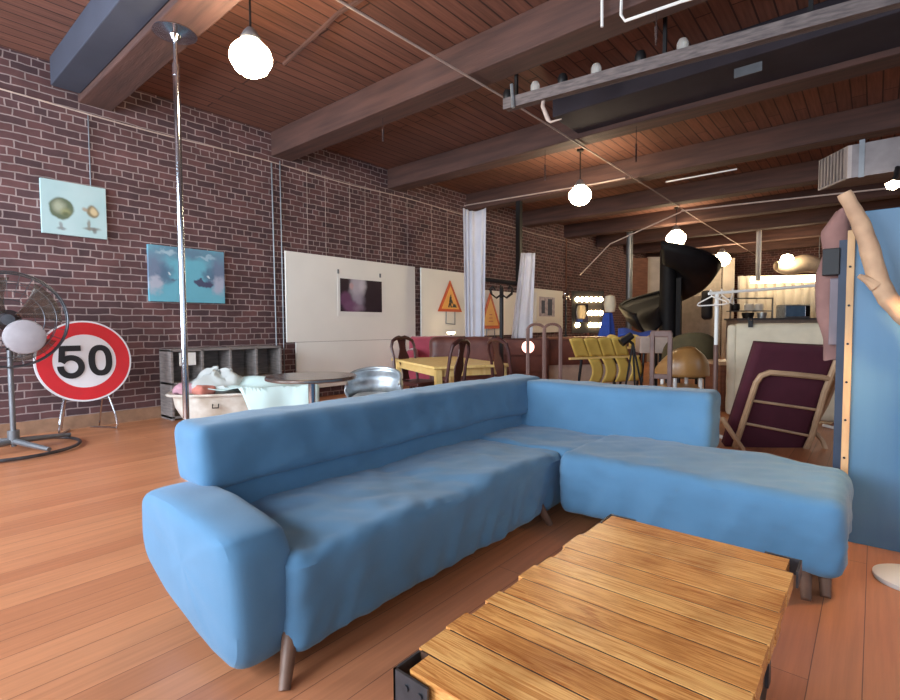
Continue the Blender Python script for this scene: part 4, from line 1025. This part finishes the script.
# ================================================================== spiral slide
sd = 11.3; sc0 = at(668, 300, sd)
t = thing('spiral_slide', 'dark spiral slide winding round a thick column far down the room', 'slide', (sc0.x, sc0.y, 0))
MB().cyl((0, 0, 0), (0, 0, 2.85), .18, n=24).build('column', 'slide', t)
MB().bb((.2, -.1, 0), (.3, 0, 2.2)).build('strut', 'slide', t, smooth=False)
def spiral(u, v):
    a = math.radians(-110 + 330 * u); z = 2.68 - 1.48 * u - .22 * math.sin(v * PI)
    r = .18 + .84 * v
    z += .42 * max(0, v - .75) * 1.6
    return (r * math.cos(a + .5), r * math.sin(a + .5), z)
MB().grid(spiral, 70, 10).build('chute', 'slide', t, solid=.05)
MB().tube([Vector(spiral(q / 70, 1)) + Vector((0, 0, .02)) for q in range(71)], .035, 8).build('rim', 'slide', t)

# steel post and far partitions
pp = flat(at(629, 300, 14.6))
tag(MB().cyl((pp.x, pp.y, 0), (pp.x, pp.y, 4.06), .09, n=20).build('steel_post', 'grey_metal'), 'bright steel post left of the spiral slide, floor to ceiling', 'post')
def far_panel(x0, x1, y0, y1, D, m, label, name='partition_wall', floor=True, cat='partition'):
    a, b = at(x0, y0, D), at(x1, y0, D); zb = 0 if floor else at(x0, y1, D).z
    n_ = Vector((a.y - b.y, b.x - a.x, 0)).normalized() * .08
    return tag(MB().prism([(a.x, a.y, zb), (b.x, b.y, zb), (b.x, b.y, a.z), (a.x, a.y, a.z)], n_).build(name, m, smooth=False), label, cat)
far_panel(632, 648, 258, 330, 15.5, 'brown_wood', 'red-brown partition wall behind the spiral slide')
far_panel(648, 664, 257, 330, 15.8, 'plaster', 'white strip of wall behind the column of the spiral slide')
far_panel(690, 722, 254, 330, 17.4, 'kitchen', 'grey-beige partition wall right of the spiral slide')
far_panel(676, 712, 296, 345, 13.8, 'kitchen', 'low grey cupboard front under the spiral slide')
far_panel(724, 735, 258, 330, 17.3, 'plaster', 'narrow bright wall strip left of the kitchen')
# dark coat
tag(soft_box(at(707, 300, 12.8) - Vector((.12, .12, .5)), at(707, 300, 12.8) + Vector((.12, .12, .25)), .08, .06, .02).build('hanging_coat', 'dark'), 'dark coat hanging on the grey cupboard by the clothes rack', 'coat')

# kitchen
kd = 15.9
ka, kb = at(738, 283, kd), at(840, 283, kd); ku = Vector((kb.x - ka.x, kb.y - ka.y, 0)).normalized(); kn = Vector((ku.y, -ku.x, 0)); KL = (flat(kb) - flat(ka)).length
t = thing('corrugated_screen', 'white corrugated screen wall at the back of the kitchen', 'screen', flat(ka), world=True)
zz = at(770, 276, kd).z
def corr(u, v):
    p = flat(ka) + ku * KL * u + kn * (.05 * math.copysign(1, math.sin(u * 2 * PI * 11)) * min(1, abs(math.sin(u * 2 * PI * 11)) * 3)); return (p.x, p.y, .02 + (zz - .02) * v)
MB().grid(corr, 220, 2).build('sheet', 'slat', t, smooth=False, solid=.02)
t = thing('light_valance', 'long warm glowing light strip above the kitchen screen', 'light', flat(at(790, 279, kd - .5)), world=True)
a, b = at(752, 280, kd - .5), at(826, 278, kd - .5)
MB().tube([a, b], .11, 8).build('diffuser', 'strip', t)
for f in (.1, .9): MB().tube([a.lerp(b, f), Vector((a.lerp(b, f).x, a.lerp(b, f).y, RZ - .01))], .012, 6).build('rod', 'grey_metal', t)
kc = flat(at(770, 320, kd - 1.4))
t = thing('kitchen_counter', 'grey kitchen counter with open shelf behind the clothes rack', 'counter', kc, math.atan2(ku.y, ku.x))
zc = at(770, 320, kd - 1.4).z
MB().bb((-1.1, -.3, 0), (1.6, .3, zc)).build('body', 'kitchen', t, smooth=False)
MB().bb((-1.15, -.33, zc), (1.65, .33, zc + .05)).build('worktop', 'grey_metal', t, smooth=False)
MB().bb((-1.1, .1, zc + .25), (.15, .3, zc + .28)).bb((-1.1, .1, zc + .62), (.15, .3, zc + .65)).build('shelf_board', 'grey_metal', t, smooth=False)
for x in (-1.1, .12): MB().bb((x, .1, zc), (x + .03, .13, zc + .65)).build('upright', 'grey_metal', t, smooth=False)
rk = Matrix.Rotation(math.atan2(ku.y, ku.x), 3, 'Z')
def kpos(x, y, z): return kc + rk @ Vector((x, y, 0)) + Vector((0, 0, z))
t = thing('microwave', 'steel microwave oven with dark blue door on the kitchen counter', 'microwave', kpos(.62, -.05, zc + .052), math.atan2(ku.y, ku.x))
MB().bb((-.36, -.2, 0), (.36, .2, .38)).build('body', 'galv', t, smooth=False, bevel=.01)
md = MB().bb((-.33, -.22, .04), (.2, -.2, .34)).build('door', 'screen', t, smooth=False, bevel=.005)
MB().bb((.22, -.212, .04), (.34, -.2, .34)).build('control_panel', 'iron', t, smooth=False)
MB().tube([(.18, -.25, .06), (.18, -.25, .32)], .012, 8).build('handle', 'steel', md)
for j, (x, z, m, l) in enumerate(((-.9, .28, 'iron', 'dark pot on the kitchen shelf, leftmost of the three vessels'), (-.5, .28, 'white', 'white jar in the middle of the kitchen shelf'), (-.22, .28, 'white', 'white jar at the right end of the kitchen shelf'))):
    tag(MB().lathe([(0, 0), (.11, 0), (.13, .05), (.12, .18), (.09, .2), (0, .2)], kpos(x, .2, zc + z + .002), 18).build('jar', m), l, 'jar', 'vessels on the kitchen shelf')
for j, (x, r_) in enumerate(((-.7, .16), (-.3, .13))):
    tag(MB().lathe([(0, 0), (r_ * .8, 0), (r_, .1), (r_, .16), (0, .17)], kpos(x, -.1, zc + .052), 18).build('pot', 'iron' if j == 0 else 'galv'), ('wide black pot' if j == 0 else 'steel pot') + ' on the kitchen counter left of the microwave', 'pot')
# big paper lamp
pl5 = at(800, 262, 14.8)
t = thing('paper_lamp', 'long billowing paper lamp glowing over the kitchen', 'lamp', pl5, world=True)
def plf(u, v):
    a = 2 * PI * u; x = 776 + 55 * v; r = .26 * (math.sin(PI * min(1, .08 + v * .9)) ** .5)
    c = at(x, 266 - 2 * v + 1.5 * math.sin(v * 9), 14.8)
    return (c.x + kn.x * r * math.cos(a), c.y + kn.y * r * math.cos(a), c.z + r * math.sin(a))
MB().grid(plf, 24, 20, closed_u=True).build('shade', 'shade', t)
c = at(787, 259, 14.4)
MB().lathe([(0, -.14), (.12, -.1), (.17, 0), (.12, .1), (0, .14)], c, 18).build('bulb', 'tube', t)
for x in (757, 759.5):
    p = at(x, 270, 14.4)
    tag(MB().cyl((p.x, p.y, at(757, 281, 14.4).z), (p.x, p.y, RZ), .035, n=12).build('hanging_tube', 'white'), 'slim bright tube hanging left of the glowing kitchen strip, ' + ('left' if x == 757 else 'right') + ' one of the close pair', 'tube')

# ================================================================== overhead
def pendant(x, y, Y, r, m, label):
    c = ony(x, y, Y)
    t = thing('pendant_lamp', label, 'lamp', c, 0, 'globe pendants')
    h = r / .17
    MB().lathe([(0, -.15 * h), (.07 * h, -.145 * h), (.13 * h, -.105 * h), (.165 * h, -.04 * h), (.17 * h, 0), (.155 * h, .05 * h), (.11 * h, .1 * h), (.075 * h, .13 * h), (.07 * h, .15 * h)], n=32).build('globe', m, t)
    MB().lathe([(0, .23 * h), (.03 * h, .23 * h), (.055 * h, .2 * h), (.08 * h, .15 * h), (.08 * h, .13 * h), (0, .13 * h)], n=24).build('fitter', 'grey_metal', t)
    MB().cyl((0, 0, .22 * h), (0, 0, RZ - c.z - .002), .009, n=8).build('cord', 'iron', t)
    MB().lathe([(0, RZ - c.z), (.06, RZ - c.z), (.055, RZ - c.z - .03), (0, RZ - c.z - .04)], n=20).build('canopy', 'iron', t)
    return c
pendant(251, 57, 2.15, .165, 'bulb', 'glowing glass pendant lamp nearest the camera, above the left of the sofa')
pendant(580, 195, 7.9, .185, 'bulb', 'second glowing pendant lamp from the camera, below the long diagonal cable')
pendant(676, 238, 13.3, .23, 'bulb_far', 'third glowing pendant lamp from the camera, above the spiral slide')
pendant(722, 259, 18.2, .25, 'bulb_far', 'farthest glowing pendant lamp, in front of the beige partition')

wire('ceiling_cable', [onz(x, y, 3.69) for x, y in ((318, -12), (338, 0), (503, 97), (528, 112.5), (653, 190), (699, 220), (765, 261))], .011, 'cable', 'long pale cable running diagonally below the ceiling beams')
wire('ceiling_cable', [ony(580, 275, 11.1), ony(610, 244, 10.9), ony(681, 212, 10.6)], .012, 'cable', 'thin pale cable sloping from the brick wall up to the long diagonal cable')
wire('ceiling_cable', [ony(681, 211, 10.6), ony(760, 202, 10.6), ony(900, 187, 10.6)], .014, 'cable', 'thin pale cable running right from the diagonal cable to the duct')
wire('ceiling_rod', [ony(450, 208, 8.8), ony(600, 183, 8.8), ony(625, 178, 8.8)], .012, 'cable', 'thin pale rod under the beam behind the second pendant lamp', 'rod')
wire('ceiling_rod', [ony(666, 182, 8.7), ony(737, 169, 8.7)], .012, 'white', 'short white rod under the beam right of the second pendant lamp', 'rod')
wire('ceiling_pipe', [ony(410, -30, 3.0), ony(340, 12, 3.0), ony(284, 64, 3.0)], .022, 'beam', 'dark iron pipe under the ceiling boards above the nearest pendant', 'pipe')
wire('conduit', [ony(622, -20, 4.08), ony(621, 15, 4.08), ony(625, 21, 4.08), ony(680, 2, 4.08), ony(720, -10, 4.08)], .012, 'white', 'white elbowed conduit on the front of the second beam', 'conduit')
wire('conduit', [ony(602, -20, 4.08), ony(602, 27, 4.08)], .012, 'white', 'straight white vertical conduit end on the front of the second beam', 'conduit')
# overhead rail with insulators
ra, rb_ = onz(506, 110, 3.42), onz(905, 3, 3.42)
t = thing('overhead_rail', 'weathered grey wooden trolley rail hanging below the ceiling between two beams', 'rail', ra, world=True)
dr = (rb_ - ra).normalized(); nr = Vector((-dr.y, dr.x, 0))
mb = MB()
def rbox(u0, u1, w0, w1, z0, z1):
    P = lambda u, w_, z: ra + dr * u + nr * w_ + Vector((0, 0, z))
    mb.prism([P(u0, w0, z0), P(u0, w1, z0), P(u0, w1, z1), P(u0, w0, z1)], dr * (u1 - u0))
Lr = (rb_ - ra).length + .3
rbox(0, Lr, -.06, .06, 0, .07); rbox(0, Lr, -.075, -.055, -.02, .09)
mb.build('track', 'rail_wood', t, smooth=False, bevel=.004)
for u, w_ in ((.12, 0), (1.55, .03), (2.6, .03)):
    p = ra + dr * u + nr * w_
    MB().bb((p.x - .015, p.y - .015, p.z + .05), (p.x + .015, p.y + .015, RZ)).build('hanger', 'iron', t, smooth=False)
MB().tube([ra + dr * .12 + Vector((0, -.09, .2)), ra + dr * .12 + Vector((.02, -.09, -.04))], .018, 6).build('strap', 'galv', t)
for j, u in enumerate((.02, .33, .62, .95, 1.35, 1.7)):
    p = ra + dr * u + Vector((0, 0, .07))
    MB().lathe([(0, .13), (.035, .125), (.05, .09), (.048, .03), (.03, 0), (0, 0)], p, 16).build('insulator', 'iron' if j % 2 == 0 else 'glass', t)
p = ra + dr * .42
MB().tube([p + Vector((0, 0, .0)), p + Vector((-.01, .0, -.06)), p + Vector((.05, 0, -.2)), p + Vector((.08, 0, -.24)), p + Vector((.2, 0, -.24))], [.02, .02, .024, .012, .005], 8).build('cable_end', 'cable', t)
# small hooks hanging under the beams
for j, (x, y0, y1, Y, bi) in enumerate(((383, 122, 141, 4.3, 2), (545, 158, 180, 6.6, 3), (636, 136, 162, 6.6, 3), (656, 20, 45, 4.3, 2))):
    a, b = ony(x, y0, Y), ony(x, y1, Y); a = Vector((b.x, b.y, BZ))
    l = ('small wire hook under the second beam above the white boards', 'small metal plumb hanging under the third beam left of the second pendant', 'small metal plumb hanging under the third beam right of the second pendant', 'small metal hook under the second beam by the grey rail')[j]
    tag(MB().tube([a, a.lerp(b, .5)], .005, 6).tube([a.lerp(b, .5), b], [.016, .008], 8).build('beam_hook', 'steel'), l, 'hook')
# duct
t = thing('air_duct', 'galvanised air duct with square grille hanging at upper right', 'duct', ony(860, 170, 6.6), world=True)
Yd = 6.3
g0, g1, g2, g3 = ony(819, 157, Yd - .0), ony(848, 150, Yd - .35), ony(848, 179, Yd - .35), ony(819, 190, Yd)
zt_, zb_ = (g0.z + g1.z) / 2, (g2.z + g3.z) / 2
xg = g1.x
MB().prism([(g0.x, g0.y, zb_), (g1.x, g1.y, zb_), (g1.x, g1.y, zt_), (g0.x, g0.y, zt_)], (.03, .0, 0)).build('grille', 'grille', t, smooth=False)
mb = MB()
for q in range(1, 9):
    f = q / 9
    A_ = Vector((g0.x, g0.y, zb_)).lerp(Vector((g1.x, g1.y, zb_)), f); mb.tube([A_ + Vector((-.012, 0, .01)), A_ + Vector((-.012, 0, zt_ - zb_ - .01))], .006, 5)
mb.build('louvre', 'duct', t)
MB().prism([(g0.x + .03, g0.y, zb_), (g1.x + .03, g1.y, zb_), (2.5, g1.y, zb_), (2.5, g0.y + .3, zb_)], (0, 0, zt_ - zb_)).build('duct_body', 'duct', t, smooth=False)
MB().bb((xg + .08, g1.y - .01, zb_ - .01), (xg + .12, g1.y, zt_ + .03)).build('flange', 'grey_metal', t, smooth=False)
for x in (.2, 1.6): MB().cyl((x, g0.y - .05, zt_), (x, g0.y - .05, RZ), .008, n=8).build('hanger', 'grey_metal', t)
pc_ = ony(893, 184, Yd - .6)
t = thing('spot_lamp', 'small bright clip spot lamp below the air duct at the right edge', 'lamp', pc_, world=True)
MB().lathe([(0, -.05), (.04, -.03), (.05, .01), (0, .03)], pc_, 16).build('bulb', 'bulb', t)
MB().tube([pc_ + Vector((0, 0, .02)), pc_ + Vector((.02, .1, .08)), Vector((pc_.x + .03, g1.y - .02, zb_ + .02))], .02, 8).build('clip_arm', 'iron', t)
